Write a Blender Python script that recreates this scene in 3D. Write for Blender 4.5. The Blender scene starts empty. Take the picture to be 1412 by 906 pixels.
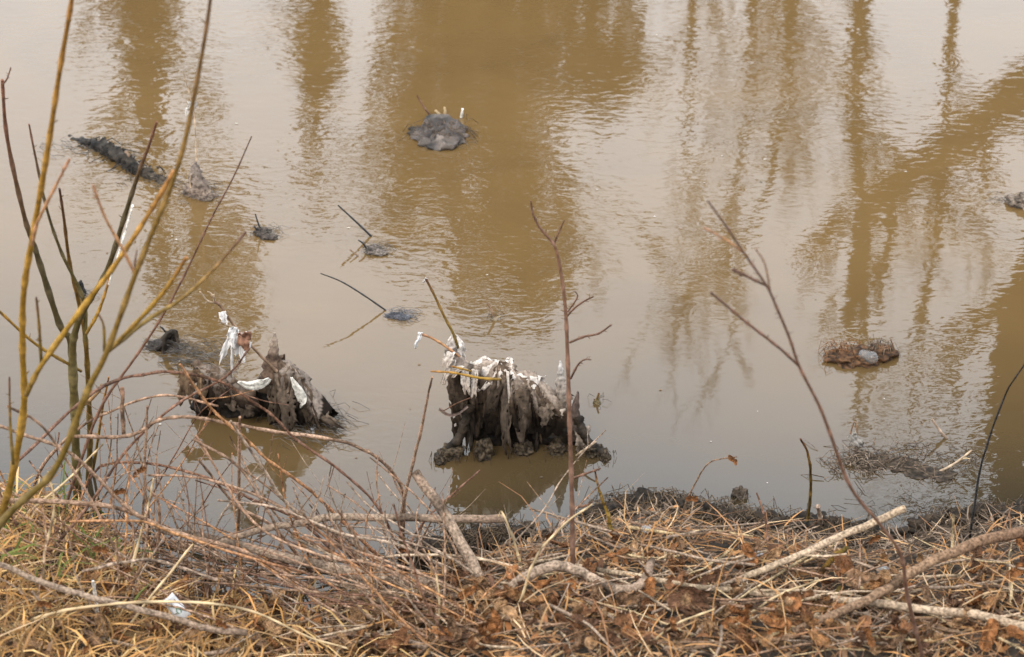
import bpy, math, random
import numpy as np
from mathutils import Vector, noise, Matrix
random.seed(7); np.random.seed(7)
sc = bpy.context.scene
COL = sc.collection
R = math.radians

# ------------------------------------------------------------------ camera
PITCH, HF, CAMZ = 29.0, 24.0, 4.0
cam = bpy.data.cameras.new('camera'); camo = bpy.data.objects.new('camera', cam); COL.objects.link(camo)
camo.location = (0, 0, CAMZ); camo.rotation_euler = (R(90 - PITCH), 0, 0)
cam.sensor_width = 36; cam.lens = 18 / math.tan(R(HF / 2)); cam.clip_end = 600
cam.dof.use_dof = True; cam.dof.focus_distance = 7.45; cam.dof.aperture_fstop = 4.2
sc.camera = camo
# ------------------------------------------------------------------ sky and sun (overcast)
world = bpy.data.worlds.new('World'); sc.world = world; world.use_nodes = True
wn, wl = world.node_tree.nodes, world.node_tree.links
sky = wn.new('ShaderNodeTexSky'); sky.sky_type = 'NISHITA'; sky.sun_disc = False
sky.sun_elevation = R(48); sky.sun_rotation = R(215); sky.dust_density = 4; sky.air_density = 1; sky.ozone_density = 1
hs = wn.new('ShaderNodeHueSaturation'); hs.inputs['Saturation'].default_value = 0.3
mx = wn.new('ShaderNodeMix'); mx.data_type = 'RGBA'; mx.inputs[0].default_value = 0.7
mx.inputs[7].default_value = (9.5, 10.0, 10.7, 1)          # even cloud cover
wl.new(sky.outputs[0], hs.inputs['Color']); wl.new(hs.outputs[0], mx.inputs[6])
bg = wn['Background']; wl.new(mx.outputs[2], bg.inputs[0]); bg.inputs[1].default_value = 0.15
sun = bpy.data.lights.new('sun', 'SUN'); sun.energy = .7; sun.angle = R(22); sun.color = (1, .95, .88)
suno = bpy.data.objects.new('sun', sun); COL.objects.link(suno)
suno.rotation_euler = (R(42), 0, R(-35)); suno.location = (-5, -5, 20)
sc.view_settings.view_transform = 'Standard'; sc.view_settings.look = 'None'
sc.view_settings.gamma = 1; sc.view_settings.use_curve_mapping = False
sc.view_settings.exposure = 1.2
sc.cycles.use_denoising = True
sc.cycles.max_bounces = 6

# ------------------------------------------------------------------ picture -> place (photograph is 1412 x 906)
FPX = 706 / math.tan(R(HF / 2))
CP, SP = math.cos(R(PITCH)), math.sin(R(PITCH))
CAM = Vector((0, 0, CAMZ))
def ray(px, py):
    a, b = (px - 706) / FPX, (453 - py) / FPX
    return Vector((a, CP + b * SP, -SP + b * CP))
def at(px, py, Y):
    d = ray(px, py); return CAM + d * (Y / d.y)
def on_water(px, py):
    d = ray(px, py); return CAM + d * (-CAMZ / d.z)
def mirror(px, py, Y):                       # where a thing mirrored at this pixel really stands, Y metres out
    w = on_water(px, py); d = ray(px, py); d.z = -d.z
    return w + d * ((Y - w.y) / d.y)
def nz(x, y=0., z=0.): return noise.noise(Vector((x, y, z)))
def fbm(x, y, z=0., o=4): return noise.fractal(Vector((x, y, z)), 1.0, 2.0, o)

SHORE = [(-900, 640), (-300, 660), (0, 692), (110, 700), (190, 765), (270, 822), (400, 850), (520, 835), (630, 785), (740, 750), (850, 716),
         (930, 718), (1010, 738), (1100, 748), (1200, 762), (1300, 742), (1412, 728), (1800, 715), (2400, 700)]
_s = [on_water(*p) for p in SHORE]
SX = np.array([-40.] + [p.x for p in _s] + [40.]); SY = np.array([_s[0].y] + [p.y for p in _s] + [_s[-1].y])
def shore(x): return float(np.interp(x, SX, SY))
def gz(x, y):
    d = shore(x) + .035 * nz(x * 9, 3.1) + .02 * nz(x * 23, 1.7) - y
    if d > 0: z = .06 * (1 - math.exp(-d * 9)) + .30 * d
    else: z = .35 * d
    k = min(1, max(0, d + .1) * 3)
    return z + k * (.035 * fbm(x * 5, y * 5) + .025 * nz(x * 17, y * 17))
def ghit(px, py):                            # where a pixel's ray meets the bank or the water
    d = ray(px, py); lo, prev = 2.0, None
    t = 2.0 / d.y; step = .03
    while t * d.y < 40:
        p = CAM + d * t
        if p.z <= max(0, gz(p.x, p.y)): break
        t += step
    a, b = t - step, t
    for _ in range(12):
        m = (a + b) / 2; p = CAM + d * m
        if p.z <= max(0, gz(p.x, p.y)): b = m
        else: a = m
    return CAM + d * b
def pxm(p): return (p - CAM).length / FPX    # metres in one photograph pixel at p

# ------------------------------------------------------------------ mesh builder
class MB:
    def __init__(s): s.v, s.f, s.c = [], [], []
    def add(s, vs, fs, cs):
        o = len(s.v); s.v += [tuple(v) for v in vs]; s.f += [tuple(i + o for i in f) for f in fs]
        s.c += cs if isinstance(cs, list) else [cs] * len(vs)
    def tube(s, pts, rad, col, sides=6, nodes=0., end=None, rough=0., seed=0):
        """tapered tube along pts; rad: (r0, r1) or list; col: one colour or (base, tip) pair list; end: colour of the cut ends"""
        n = len(pts)
        if not isinstance(rad, list): rad = [rad[0] + (rad[1] - rad[0]) * i / (n - 1) for i in range(n)]
        if not isinstance(col, list): col = [col, col]
        vs, fs, cs = [], [], []
        t = (pts[1] - pts[0]).normalized(); u = t.orthogonal().normalized(); L = 0; nextn = nodes * .7
        for i, p in enumerate(pts):
            t = (pts[min(i + 1, n - 1)] - pts[max(i - 1, 0)]).normalized()
            u = (u - t * u.dot(t)).normalized(); w = t.cross(u)
            f = i / (n - 1) * (len(col) - 1); k = min(int(f), len(col) - 2); f -= k
            c = [col[k][j] * (1 - f) + col[k + 1][j] * f for j in range(3)]
            if i: L += (p - pts[i - 1]).length
            r = rad[i]
            if nodes and L >= nextn:
                nextn += nodes * random.uniform(.7, 1.3); r *= 1.3; c = [min(1, q * 1.45 + .02) for q in c]
            if rough: h = nz(i * .33 + seed, 4.4, seed); c = [q * (1 + .45 * nz(i * .8, seed, 2)) * (.42 if h > .33 else 1) for q in c]
            for j in range(sides):
                a = 2 * math.pi * j / sides
                rr = r * (1 + rough * nz(i * .7 + seed, math.cos(a) * 1.3, math.sin(a) * 1.3 + seed))
                vs.append(p + (u * math.cos(a) + w * math.sin(a)) * rr); cs.append((*c, 1))
        for i in range(n - 1):
            for j in range(sides):
                a, b = i * sides + j, i * sides + (j + 1) % sides
                fs.append((a, b, b + sides, a + sides))
        s.add(vs, fs, cs)
        for base, sgn in ((0, -1), (n - 1, 1)):
            ring = [vs[base * sides + j] for j in range(sides)]
            c = (*end, 1) if end else cs[base * sides]
            mid = pts[base] + (pts[base] - pts[1 if base == 0 else n - 2]).normalized() * rad[base] * .35
            s.add(ring + [mid], [(j, (j + 1) % sides, sides) if sgn > 0 else ((j + 1) % sides, j, sides) for j in range(sides)], [c] * (sides + 1))
    def blob(s, c, r, col, col2, amp=.35, freq=2.2, nu=28, nv=18, seed=0, zmin=None):
        vs, cs = [], []; nu, nv = int(nu * 1.3), int(nv * 1.3)
        for i in range(nv + 1):
            th = math.pi * i / nv
            for j in range(nu):
                ph = 2 * math.pi * j / nu
                d = Vector((math.sin(th) * math.cos(ph), math.sin(th) * math.sin(ph), math.cos(th)))
                q = d * freq * .75
                k = 1 + amp * (noise.fractal(q + Vector((seed, seed * 2, 0)), 1.25, 2.1, 4)) - amp * .25 * abs(nz(q.x * 1.7 + seed, q.y * 1.7, q.z * 1.7))
                p = Vector((c[0] + d.x * r[0] * k, c[1] + d.y * r[1] * k, c[2] + d.z * r[2] * k))
                if zmin is not None: p.z = max(p.z, zmin)
                vs.append(p); m = min(1, max(0, .5 + 1.3 * fbm(q.x * 2 + seed, q.y * 2, q.z * 2)))
                cs.append((*[col[t] * (1 - m) + col2[t] * m for t in range(3)], 1))
        fs = [(i * nu + j, i * nu + nu + j, i * nu + nu + (j + 1) % nu, i * nu + (j + 1) % nu) for i in range(nv) for j in range(nu)]
        s.add(vs, fs, cs)
    def ribbon(s, pts, wid, col, side=None, fold=.0, n=5):
        """hanging strip: pts down its middle, wid per point, n vertices across"""
        vs, cs, fs = [], [], []
        m = len(pts)
        for i, p in enumerate(pts):
            t = (pts[min(i + 1, m - 1)] - pts[max(i - 1, 0)]).normalized()
            sd = (side if side is not None else Vector((1, 0, 0))); sd = (sd - t * sd.dot(t)).normalized(); no = t.cross(sd)
            w = wid[i] if isinstance(wid, list) else wid
            for j in range(n):
                a = j / (n - 1) - .5
                vs.append(p + sd * a * w + no * fold * w * (.55 * math.cos(a * 5 + i * .12) + .5 * math.cos(a * 15 + i * .3) + .3 * nz(a * 7, i * .6, w * 900))); cs.append((*col[i], 1) if isinstance(col, list) else (*col, 1))
        for i in range(m - 1):
            for j in range(n - 1):
                a = i * n + j; fs.append((a, a + 1, a + n + 1, a + n))
        s.add(vs, fs, cs)
    def build(s, name, mat, parent=None, base=None, smooth=True):
        me = bpy.data.meshes.new(name)
        if parent is not None: b = parent_loc(parent)
        else: b = Vector(base) if base is not None else Vector((0, 0, 0))
        me.from_pydata([(x - b.x, y - b.y, z - b.z) for x, y, z in s.v], [], s.f)
        ca = me.color_attributes.new('Col', 'FLOAT_COLOR', 'POINT')
        ca.data.foreach_set('color', np.array(s.c, dtype=np.float32).ravel())
        if smooth: me.polygons.foreach_set('use_smooth', [True] * len(me.polygons))
        me.materials.append(mat); me.update()
        o = bpy.data.objects.new(name, me); COL.objects.link(o)
        if parent is not None: o.parent = parent
        else: o.location = b
        return o
def parent_loc(o):
    p = Vector((0, 0, 0))
    while o is not None: p += o.location; o = o.parent
    return p
def empty(name, loc):
    o = bpy.data.objects.new(name, None); o.location = loc; COL.objects.link(o); o.empty_display_size = .05; return o
def tag(o, label=None, cat=None, group=None, kind=None):
    if label: o['label'] = label
    if cat: o['category'] = cat
    if group: o['group'] = group
    if kind: o['kind'] = kind
    return o
def spline(pts, per=6):                      # Catmull-Rom through points
    P = [pts[0] * 2 - pts[1]] + list(pts) + [pts[-1] * 2 - pts[-2]]; out = []
    for i in range(1, len(P) - 2):
        for k in range(per):
            t = k / per; a, b, c, d = P[i - 1], P[i], P[i + 1], P[i + 2]
            out.append(.5 * ((2 * b) + (c - a) * t + (2 * a - 5 * b + 4 * c - d) * t * t + (3 * b - a - 3 * c + d) * t ** 3))
    out.append(Vector(pts[-1])); return out

# ------------------------------------------------------------------ materials
def mat(name, rough=.85, nscale=60., namp=.5, bump=.0015, bscale=150., stretch=None, spec=.3, colour=None, gain=.72):
    m = bpy.data.materials.new(name); m.use_nodes = True; N, Lk = m.node_tree.nodes, m.node_tree.links
    b = N['Principled BSDF']; b.inputs['Roughness'].default_value = rough; b.inputs['Specular IOR Level'].default_value = spec
    tc = N.new('ShaderNodeTexCoord'); mp = N.new('ShaderNodeMapping'); Lk.new(tc.outputs['Object'], mp.inputs[0])
    if stretch: mp.inputs['Scale'].default_value = stretch
    n1 = N.new('ShaderNodeTexNoise'); n1.inputs['Scale'].default_value = nscale; n1.inputs['Detail'].default_value = 6; Lk.new(mp.outputs[0], n1.inputs['Vector'])
    mr = N.new('ShaderNodeMapRange'); mr.inputs['From Min'].default_value = .3; mr.inputs['From Max'].default_value = .7
    mr.inputs['To Min'].default_value = 1 - namp; mr.inputs['To Max'].default_value = 1 + namp; Lk.new(n1.outputs['Fac'], mr.inputs['Value'])
    vm = N.new('ShaderNodeVectorMath'); vm.operation = 'SCALE'; Lk.new(mr.outputs[0], vm.inputs['Scale'])
    if colour is None:
        at_ = N.new('ShaderNodeAttribute'); at_.attribute_name = 'Col'; Lk.new(at_.outputs['Color'], vm.inputs[0])
    else: vm.inputs[0].default_value = colour
    mr.inputs['To Min'].default_value *= gain; mr.inputs['To Max'].default_value *= gain
    Lk.new(vm.outputs[0], b.inputs['Base Color'])
    if bump:
        n2 = N.new('ShaderNodeTexNoise'); n2.inputs['Scale'].default_value = bscale; n2.inputs['Detail'].default_value = 4; Lk.new(mp.outputs[0], n2.inputs['Vector'])
        bp = N.new('ShaderNodeBump'); bp.inputs['Distance'].default_value = bump; bp.inputs['Strength'].default_value = 1; Lk.new(n2.outputs['Fac'], bp.inputs['Height'])
        Lk.new(bp.outputs[0], b.inputs['Normal'])
    return m
M_BARK = mat('bark', .9, 130, .65, .003, 160, spec=.1, gain=.72)
M_STEM = mat('stem_bark', .6, 70, .4, .0008, 200, spec=.2)
M_CLOTH = mat('rag_cloth', .92, 90, .45, .0009, 420, spec=.08, gain=.56)
M_WET = mat('wet_mud', .55, 30, .7, .006, 70, spec=.1, gain=.8)
M_PLASTIC = mat('plastic_film', .5, 30, .4, .002, 60, spec=.3)
M_STRAW = mat('straw', .85, 20, .3, 0, spec=.1, gain=.74)
M_LEAF = mat('dead_leaf', .8, 3, .6, .03, 5, spec=.15, gain=.85)
M_SOIL = mat('bank_soil', .9, 14, .6, .02, 40, spec=.3, gain=.22)
M_FAR = mat('far_bark', .9, 3, .3, 0)
M_PAPER = mat('wrapper', .5, 10, .04, .0006, 60)

# ------------------------------------------------------------------ bank (near ground)
def grid_mesh(name, xs, ys, zf, m, colf):
    X, Y = np.meshgrid(xs, ys); nx, ny = len(xs), len(ys)
    mb = MB(); vs = [(float(x), float(y), zf(float(x), float(y))) for x, y in zip(X.ravel(), Y.ravel())]
    fs = [(j * nx + i, j * nx + i + 1, (j + 1) * nx + i + 1, (j + 1) * nx + i) for j in range(ny - 1) for i in range(nx - 1)]
    mb.add(vs, fs, [(*colf(*v), 1) for v in vs]); return mb.build(name, m)
xs = np.concatenate([np.linspace(-40, -3, 24)[:-1], np.linspace(-3, 3, 200), np.linspace(3, 40, 24)[1:]])
ys = np.concatenate([np.linspace(-25, 3.8, 14)[:-1], np.linspace(3.8, 6.6, 90), [6.9, 7.5]])
def soilcol(x, y, z):
    k = min(1, max(0, z / .07)); n = .5 + .5 * nz(x * 6, y * 6, 4)
    wet, dry = (.045, .038, .03), (.12 + .05 * n, .085 + .03 * n, .05 + .02 * n)
    return tuple(wet[i] * (1 - k) + dry[i] * k for i in range(3))
tag(grid_mesh('ground', xs, ys, gz, M_SOIL, soilcol), kind='structure')
# far bank, where the mirrored trees stand
def fz(x, y):
    d = y - 15.6 - .5 * nz(x * .3, 7); return (d * .45 if d < 0 else 1.3 * (1 - math.exp(-d * .5)) + .05 * d) + .15 * fbm(x * .6, y * .6)
tag(grid_mesh('far_bank', np.linspace(-45, 45, 90), np.concatenate([np.linspace(14, 24, 26), np.linspace(26, 120, 12)]), fz, M_SOIL,
    lambda x, y, z: (.13, .10, .06)), kind='structure')

# ------------------------------------------------------------------ water
SNAGS = [(600, 190, .26), (140, 210, .30), (270, 262, .22), (365, 322, .14), (512, 345, .16), (545, 436, .12), (680, 432, .08), (1190, 490, .22),
         (1400, 280, .14), (235, 475, .2), (400, 590, .34), (1240, 640, .34), (1110, 120, .5), (330, 240, .4), (250, 60, .5)]
SN = [(on_water(a, b), r) for a, b, r in SNAGS]
def calm(x, y):
    p = min(1, max(0, .45 + 1.5 * nz(x * 1.1, y * .8, 2.2))); p2 = min(1, max(0, .5 + 1.6 * nz(x * 2.9, y * 2.2, 6.2)))
    c = on_water(960, 520); c2 = on_water(760, 680)
    q = math.exp(-(((x - c.x) / .75) ** 2 + ((y - c.y) / .9) ** 2)); q2 = math.exp(-(((x - c2.x) / .7) ** 2 + ((y - c2.y) / .4) ** 2))
    left = min(1, max(0, .5 - x * .25))
    a = (.19 + .42 * p + .24 * p2 + .46 * left) * (1 - .8 * q) * (1 - .7 * q2)
    for s, r in SN: a += 1.1 * math.exp(-(((x - s.x - .12) / r) ** 2 + ((y - s.y) / (r * .8)) ** 2))
    return a
wx = np.concatenate([np.linspace(-60, -3.2, 20)[:-1], np.linspace(-3.2, 3.2, 130), np.linspace(3.2, 60, 20)[1:]])
wy = np.concatenate([np.linspace(4.6, 11, 130), np.linspace(11, 18, 20)[1:]])
water = grid_mesh('water', wx, wy, lambda x, y: 0.0, M_WET, lambda x, y, z: (min(1, .45 * calm(x, y)), min(1, max(0, (shore(x) + 2.2 - y) / 2.1)) ** 1.95, 0))  # red: ripple height; green: mask of the bank shade painted into the water colour
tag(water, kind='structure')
def water_mat():
    m = bpy.data.materials.new('muddy_water'); m.use_nodes = True; N, Lk = m.node_tree.nodes, m.node_tree.links
    b = N['Principled BSDF']; b.inputs['Roughness'].default_value = .012; b.inputs['IOR'].default_value = 1.53
    tc = N.new('ShaderNodeTexCoord'); at_ = N.new('ShaderNodeAttribute'); at_.attribute_name = 'Col'
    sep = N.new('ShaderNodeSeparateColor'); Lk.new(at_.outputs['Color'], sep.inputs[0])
    # silty flow; bank shade over the shallows painted in as a darker base colour
    n0 = N.new('ShaderNodeTexNoise'); n0.inputs['Distortion'].default_value = 1.5; n0.inputs['Scale'].default_value = 1.6; n0.inputs['Detail'].default_value = 5; Lk.new(tc.outputs['Object'], n0.inputs['Vector'])
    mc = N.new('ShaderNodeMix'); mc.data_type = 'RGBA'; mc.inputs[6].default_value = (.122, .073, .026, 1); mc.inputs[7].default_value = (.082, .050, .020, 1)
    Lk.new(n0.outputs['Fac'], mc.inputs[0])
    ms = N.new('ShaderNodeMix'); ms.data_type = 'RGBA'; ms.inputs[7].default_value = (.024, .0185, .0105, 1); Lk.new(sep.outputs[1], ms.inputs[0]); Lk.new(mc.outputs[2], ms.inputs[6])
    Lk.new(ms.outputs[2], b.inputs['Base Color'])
    def math_(op, a, c=None):
        n = N.new('ShaderNodeMath'); n.operation = op
        for i, q in enumerate((a, c)):
            if q is None: continue
            if isinstance(q, (int, float)): n.inputs[i].default_value = q
            else: Lk.new(q, n.inputs[i])
        return n.outputs[0]
    def wave(scale, amp, sx=1., det=2., dist=.6):
        mp = N.new('ShaderNodeMapping'); mp.inputs['Scale'].default_value = (sx, 1, 1); mp.inputs['Rotation'].default_value = (0, 0, .25); Lk.new(tc.outputs['Object'], mp.inputs[0])
        n = N.new('ShaderNodeTexNoise'); n.inputs['Scale'].default_value = scale; n.inputs['Detail'].default_value = det; n.inputs['Distortion'].default_value = dist
        Lk.new(mp.outputs[0], n.inputs['Vector']); return math_('MULTIPLY', n.outputs['Fac'], amp)
    h = math_('ADD', wave(7, .0014, .8, 1.), wave(30, .0013, .55, 1.2))
    h = math_('ADD', h, wave(80, .00016, .6, 1.))
    h = math_('MULTIPLY', h, sep.outputs[0])
    for (px, py, rad, k, amp) in ((1040, 362, .26, 300, .00001), (1285, 85, .15, 330, .000014), (205, 130, .22, 210, .00001)):
        c = on_water(px, py); vd = N.new('ShaderNodeVectorMath'); vd.operation = 'DISTANCE'; vd.inputs[1].default_value = c; Lk.new(tc.outputs['Object'], vd.inputs[0])
        d = vd.outputs['Value']; s = math_('SINE', math_('MULTIPLY', d, k))
        g = math_('MULTIPLY', math_('SUBTRACT', d, rad * .7), 1 / (rad * .35)); e = math_('POWER', 2.718, math_('MULTIPLY', math_('MULTIPLY', g, g), -1))
        h = math_('ADD', h, math_('MULTIPLY', math_('MULTIPLY', s, e), amp))
    bp = N.new('ShaderNodeBump'); bp.inputs['Strength'].default_value = 1; bp.inputs['Distance'].default_value = 1; Lk.new(h, bp.inputs['Height']); Lk.new(bp.outputs[0], b.inputs['Normal'])
    return m
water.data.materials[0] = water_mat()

# ------------------------------------------------------------------ far trees (seen mirrored in the water)
FARC = (.055, .042, .028)
def grow(mb, p, d, L, r, depth, up=.25, spread=.6):
    pts = [p]; q = p.copy(); dd = d.copy()
    for i in range(5):
        dd = (dd + Vector((random.gauss(0, .13), random.gauss(0, .13), random.gauss(0, .08) + up * .12))).normalized(); q = q + dd * L / 5; pts.append(q.copy())
    mb.tube(pts, (r, r * .55), FARC, 5 if depth > 1 else 3)
    if depth == 0: return
    for k in range(random.choice((3, 4))):
        i = random.choice((2, 3, 4, 5)); nd = (dd + Vector((random.uniform(-1, 1), random.uniform(-1, 1), random.uniform(-.3, .8))) * spread).normalized()
        grow(mb, pts[i], nd, L * random.uniform(.5, .75), r * .5, depth - 1, up, spread)
def far_tree(name, label, line, Y, w0, w1, depth, L, up=.4, spread=.55, side=None, leaves=None):
    P = [mirror(x, y, Y) for x, y in line]; base = P[0].copy(); base.z = fz(base.x, Y) - .1
    root = empty(name, base); px = 27 * .000301
    mb = MB(); pts = spline([base] + P, 5); mb.tube(pts, (w0 * px / 2, w1 * px / 2), FARC, 9, rough=.3, seed=w0); mb.build('trunk', M_FAR, root)
    mb = MB()
    for i in range(len(pts) // 3, len(pts), 2):
        f = i / len(pts)
        grow(mb, pts[i], Vector((random.uniform(-1, 1), random.uniform(-.6, .6), random.uniform(.2, 1))).normalized(), L * random.uniform(.6, 1), (w0 + (w1 - w0) * f) * px * .22, depth, up, spread)
    grow(mb, pts[-1], (pts[-1] - pts[-2]).normalized(), L, w1 * px / 2, depth, up, spread)
    mb.build('crown', M_FAR, root)
    if leaves:
        mb = MB()
        for (cx, cy, rx, ry, n, sz) in leaves:
            c = mirror(cx, cy, Y); ex = abs(mirror(cx + rx, cy, Y).x - c.x); ez = abs(mirror(cx, cy + ry, Y).z - mirror(cx, cy - ry, Y).z) / 2
            k = 0
            while k < n:
                v = Vector((random.gauss(0, .5), random.gauss(0, .5), random.gauss(0, .5)))
                if v.length > 1.05 or nz(v.x * 3.2 + cx, v.y * 3.2, v.z * 3.2) < .0: continue
                k += 1; p = c + Vector((v.x * ex, v.y * ex, v.z * ez))
                a = Vector((random.gauss(0, 1), random.gauss(0, 1), random.gauss(0, 1))).normalized() * sz; bb = a.orthogonal().normalized() * sz * .5
                g = random.uniform(.6, 1.3); mb.add([p - a, p + bb, p + a, p - bb], [(0, 1, 2, 3)], (.045 * g, .042 * g, .02 * g, 1))
        mb.build('foliage', M_FAR, root)
    return tag(root, label, 'tree', 'trees on the far bank mirrored in the water')
far_tree('ivy_tree', 'broad ivy-clad tree whose wide dark mass is mirrored behind the central snag', [(690, -300), (690, 0), (700, 200)], 22, 70, 25, 3, 1.5,
         leaves=[(700, 20, 190, 130, 1500, .12), (640, 150, 140, 160, 1150, .12), (700, 330, 110, 150, 1150, .11), (830, 90, 75, 70, 450, .12), (690, -120, 220, 110, 1300, .14), (560, 250, 70, 120, 320, .1)])
far_tree('tree', 'straight bare tree mirrored as a dark column above the sunken log', [(195, -300), (198, 0), (205, 130), (215, 260)], 21, 70, 26, 3, .9,
         leaves=[(205, 40, 50, 90, 420, .1), (290, 400, 85, 170, 480, .11)])
far_tree('tree', 'slim bare tree mirrored between the column trunk and the ivy-clad mass', [(445, -300), (442, 0), (440, 140)], 21.5, 40, 16, 3, .7,
         leaves=[(440, 70, 42, 90, 420, .09)])
far_tree('tree', 'twiggy tree with many upright branches mirrored beside the blurred twig', [(1090, -400), (1085, -150), (1090, 20), (1085, 120)], 22, 34, 12, 4, 1.9, .75, .42)
far_tree('tree', 'fine twigged tree mirrored between the upright sapling and the tapering top', [(1020, -400), (1030, -100), (1040, 60), (1036, 150)], 23, 22, 8, 4, 1.5, .9, .36)
far_tree('tree', 'twiggy upright sapling mirrored left of the leaning trunk', [(960, -300), (955, 0), (950, 120), (945, 250)], 22, 14, 4, 2, .9, .8, .3)
far_tree('leaning_tree', 'thick leaning tree whose slanted trunk is mirrored above the bottle clump', [(1720, -120), (1560, 20), (1412, 125), (1300, 210), (1205, 280), (1190, 325)], 20.5, 85, 26, 2, .7, .5, .5)
far_tree('tree', 'straight tree whose tapering top is mirrored through the leaning trunk', [(1178, -400), (1186, 0), (1180, 180), (1192, 300), (1190, 470)], 21.5, 28, 12, 3, .7, .6, .4)
far_tree('overhanging_tree', 'big tree overhanging the bend, its dark limb mirrored behind the thin dark switch', [(1900, -100), (1640, 130), (1480, 330), (1410, 480), (1395, 650), (1390, 900)], 19, 100, 55, 3, .9, .5, .5)
far_tree('tree', 'slender forked tree mirrored as a wavering line beyond the bottle clump', [(1330, -200), (1310, 100), (1290, 330), (1265, 480), (1250, 700)], 22.5, 15, 6, 3, 1.0, .6, .45)

# ------------------------------------------------------------------ canes, stems and sticks
def path(px, y0=None, y1=None, lift=0., per=5, ends='gg'):
    """picture polyline -> place. A grounded end ('g') stands on the bank or water where its pixel meets it; '.' ends hang at depth y1"""
    g0, g1 = ghit(*px[0]), ghit(*px[-1])
    a = y0 if y0 is not None else g0.y; b = y1 if y1 is not None else g1.y
    L = [0.]
    for i in range(1, len(px)): L.append(L[-1] + math.dist(px[i], px[i - 1]))
    out = []
    for i, p in enumerate(px):
        Y = a + (b - a) * L[i] / L[-1]
        if -500 < p[0] < 1900: Y = min(Y, ghit(*p).y - lift * .0)
        out.append(at(p[0], p[1], Y))
    return spline(out, per)
def wpx(w, p): return w * pxm(p) * .4
PAIR = {'olive': [(.08, .055, .012), (.16, .095, .015), (.16, .085, .015), (.08, .033, .018)], 'yellow': [(.15, .09, .02), (.30, .165, .018), (.30, .155, .022), (.28, .12, .03)],
        'dark': [(.13, .10, .03), (.08, .06, .02), (.07, .05, .02), (.17, .07, .04)], 'red': [(.13, .07, .045), (.17, .085, .05), (.11, .055, .035)],
        'pink': [(.22, .135, .085), (.31, .195, .125), (.24, .135, .08)], 'orange': [(.34, .17, .08), (.38, .19, .08), (.30, .14, .07)],
        'grey': [(.26, .185, .13), (.33, .24, .17), (.24, .165, .115)], 'straw': [(.42, .30, .16), (.50, .37, .21), (.46, .33, .18)], 'tan': [(.34, .25, .16), (.42, .31, .21), (.36, .26, .17)],
        'black': [(.02, .02, .02), (.025, .023, .022)], 'mud': [(.05, .038, .028), (.03, .024, .018), (.05, .038, .028)], 'trunk': [(.20, .12, .05), (.34, .20, .09), (.2, .12, .06)], 'white': [(.6, .57, .5), (.66, .62, .55)]}
PAIR['brown'] = [(.19, .12, .075), (.24, .15, .09), (.16, .09, .055)]
def side_buds(mb, pts, r, col, n, ln=.012):
    for k in range(n):
        i = random.randrange(2, len(pts) - 1); d = (pts[i] - pts[i - 1]).normalized(); o = d.orthogonal(); o.rotate(Matrix.Rotation(random.uniform(0, 6.28), 3, d))
        q = pts[i] + (o + d * .7).normalized() * ln * random.uniform(.5, 1.4); mb.tube([pts[i], (pts[i] + q) / 2 + o * .001, q], (r * .45, r * .2), col, 4)
def shrub(name, label, base_px, stems, cat='shrub'):
    """stems: (pixels, y0, y1, width0, width1, colour, [twigs])"""
    b = ghit(*base_px); root = empty(name, b)
    for px, y0, y1, w0, w1, c, tw in stems:
        pts = path(px, y0, y1, per=6); mb = MB(); r0, r1 = wpx(w0, pts[0]), wpx(w1, pts[-1])
        mb.tube(pts, (r0, r1), PAIR[c], 8, nodes=.11, seed=w0); side_buds(mb, pts, r1 * 1.2, [tuple(q * .7 for q in x) for x in PAIR[c]], 16 if name == 'sapling' else 7, .014)
        st = mb.build('stem', M_STEM, root)
        for tpx, ta, tb, t0, t1, tc in tw:
            q = path(tpx, ta, tb, per=5); m2 = MB(); m2.tube(q, (wpx(t0, q[0]), wpx(t1, q[-1])), PAIR[tc], 6, nodes=.06); side_buds(m2, q, wpx(t1, q[-1]) * 1.5, PAIR[tc], 6, .009)
            m2.build('twig', M_STEM, st)
    return tag(root, label, cat)
shrub('willow_shrub', 'olive stemmed shrub leaning over the bank, its longest stem dark red at the tip', (-180, 940), [
    ([(-180, 940), (0, 722), (75, 648), (120, 540), (147, 486), (188, 375), (245, 230), (272, 110), (290, 0), (296, -80)], None, 4.55, 12, 5, 'olive', [
        ([(147, 486), (205, 440), (252, 411), (300, 365), (339, 320)], 4.70, 4.95, 8, 4, 'olive'), ([(149, 485), (205, 427), (235, 390), (257, 355)], 4.69, 4.5, 7, 6, 'yellow'),
        ([(187, 380), (170, 345), (145, 300), (128, 255)], 4.66, 4.6, 6, 4, 'orange'), ([(187, 376), (186, 362), (189, 345)], 4.66, 4.65, 5, 2, 'red'), ([(144, 484), (143, 450), (136, 433)], 4.7, 4.7, 6, 3, 'olive')])])
shrub('willow_shrub', 'yellow stemmed shrub with two long forking wands at the grassy bank', (-30, 810), [
    ([(-30, 810), (5, 700), (18, 650), (33, 560), (31, 480), (33, 400), (48, 310), (66, 205), (82, 100), (99, 0), (110, -80)], None, 4.6, 12, 7, 'yellow', [
        ([(36, 545), (58, 502), (120, 416), (154, 372), (202, 300), (240, 236)], 4.86, 4.75, 9, 7, 'yellow'), ([(44, 338), (51, 308), (75, 260), (96, 219)], 4.8, 4.75, 6, 4, 'orange'),
        ([(57, 503), (54, 450), (50, 410)], 4.85, 4.8, 6, 4, 'olive'), ([(18, 640), (14, 580), (13, 520)], 4.9, 4.9, 6, 3, 'olive')])])
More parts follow.
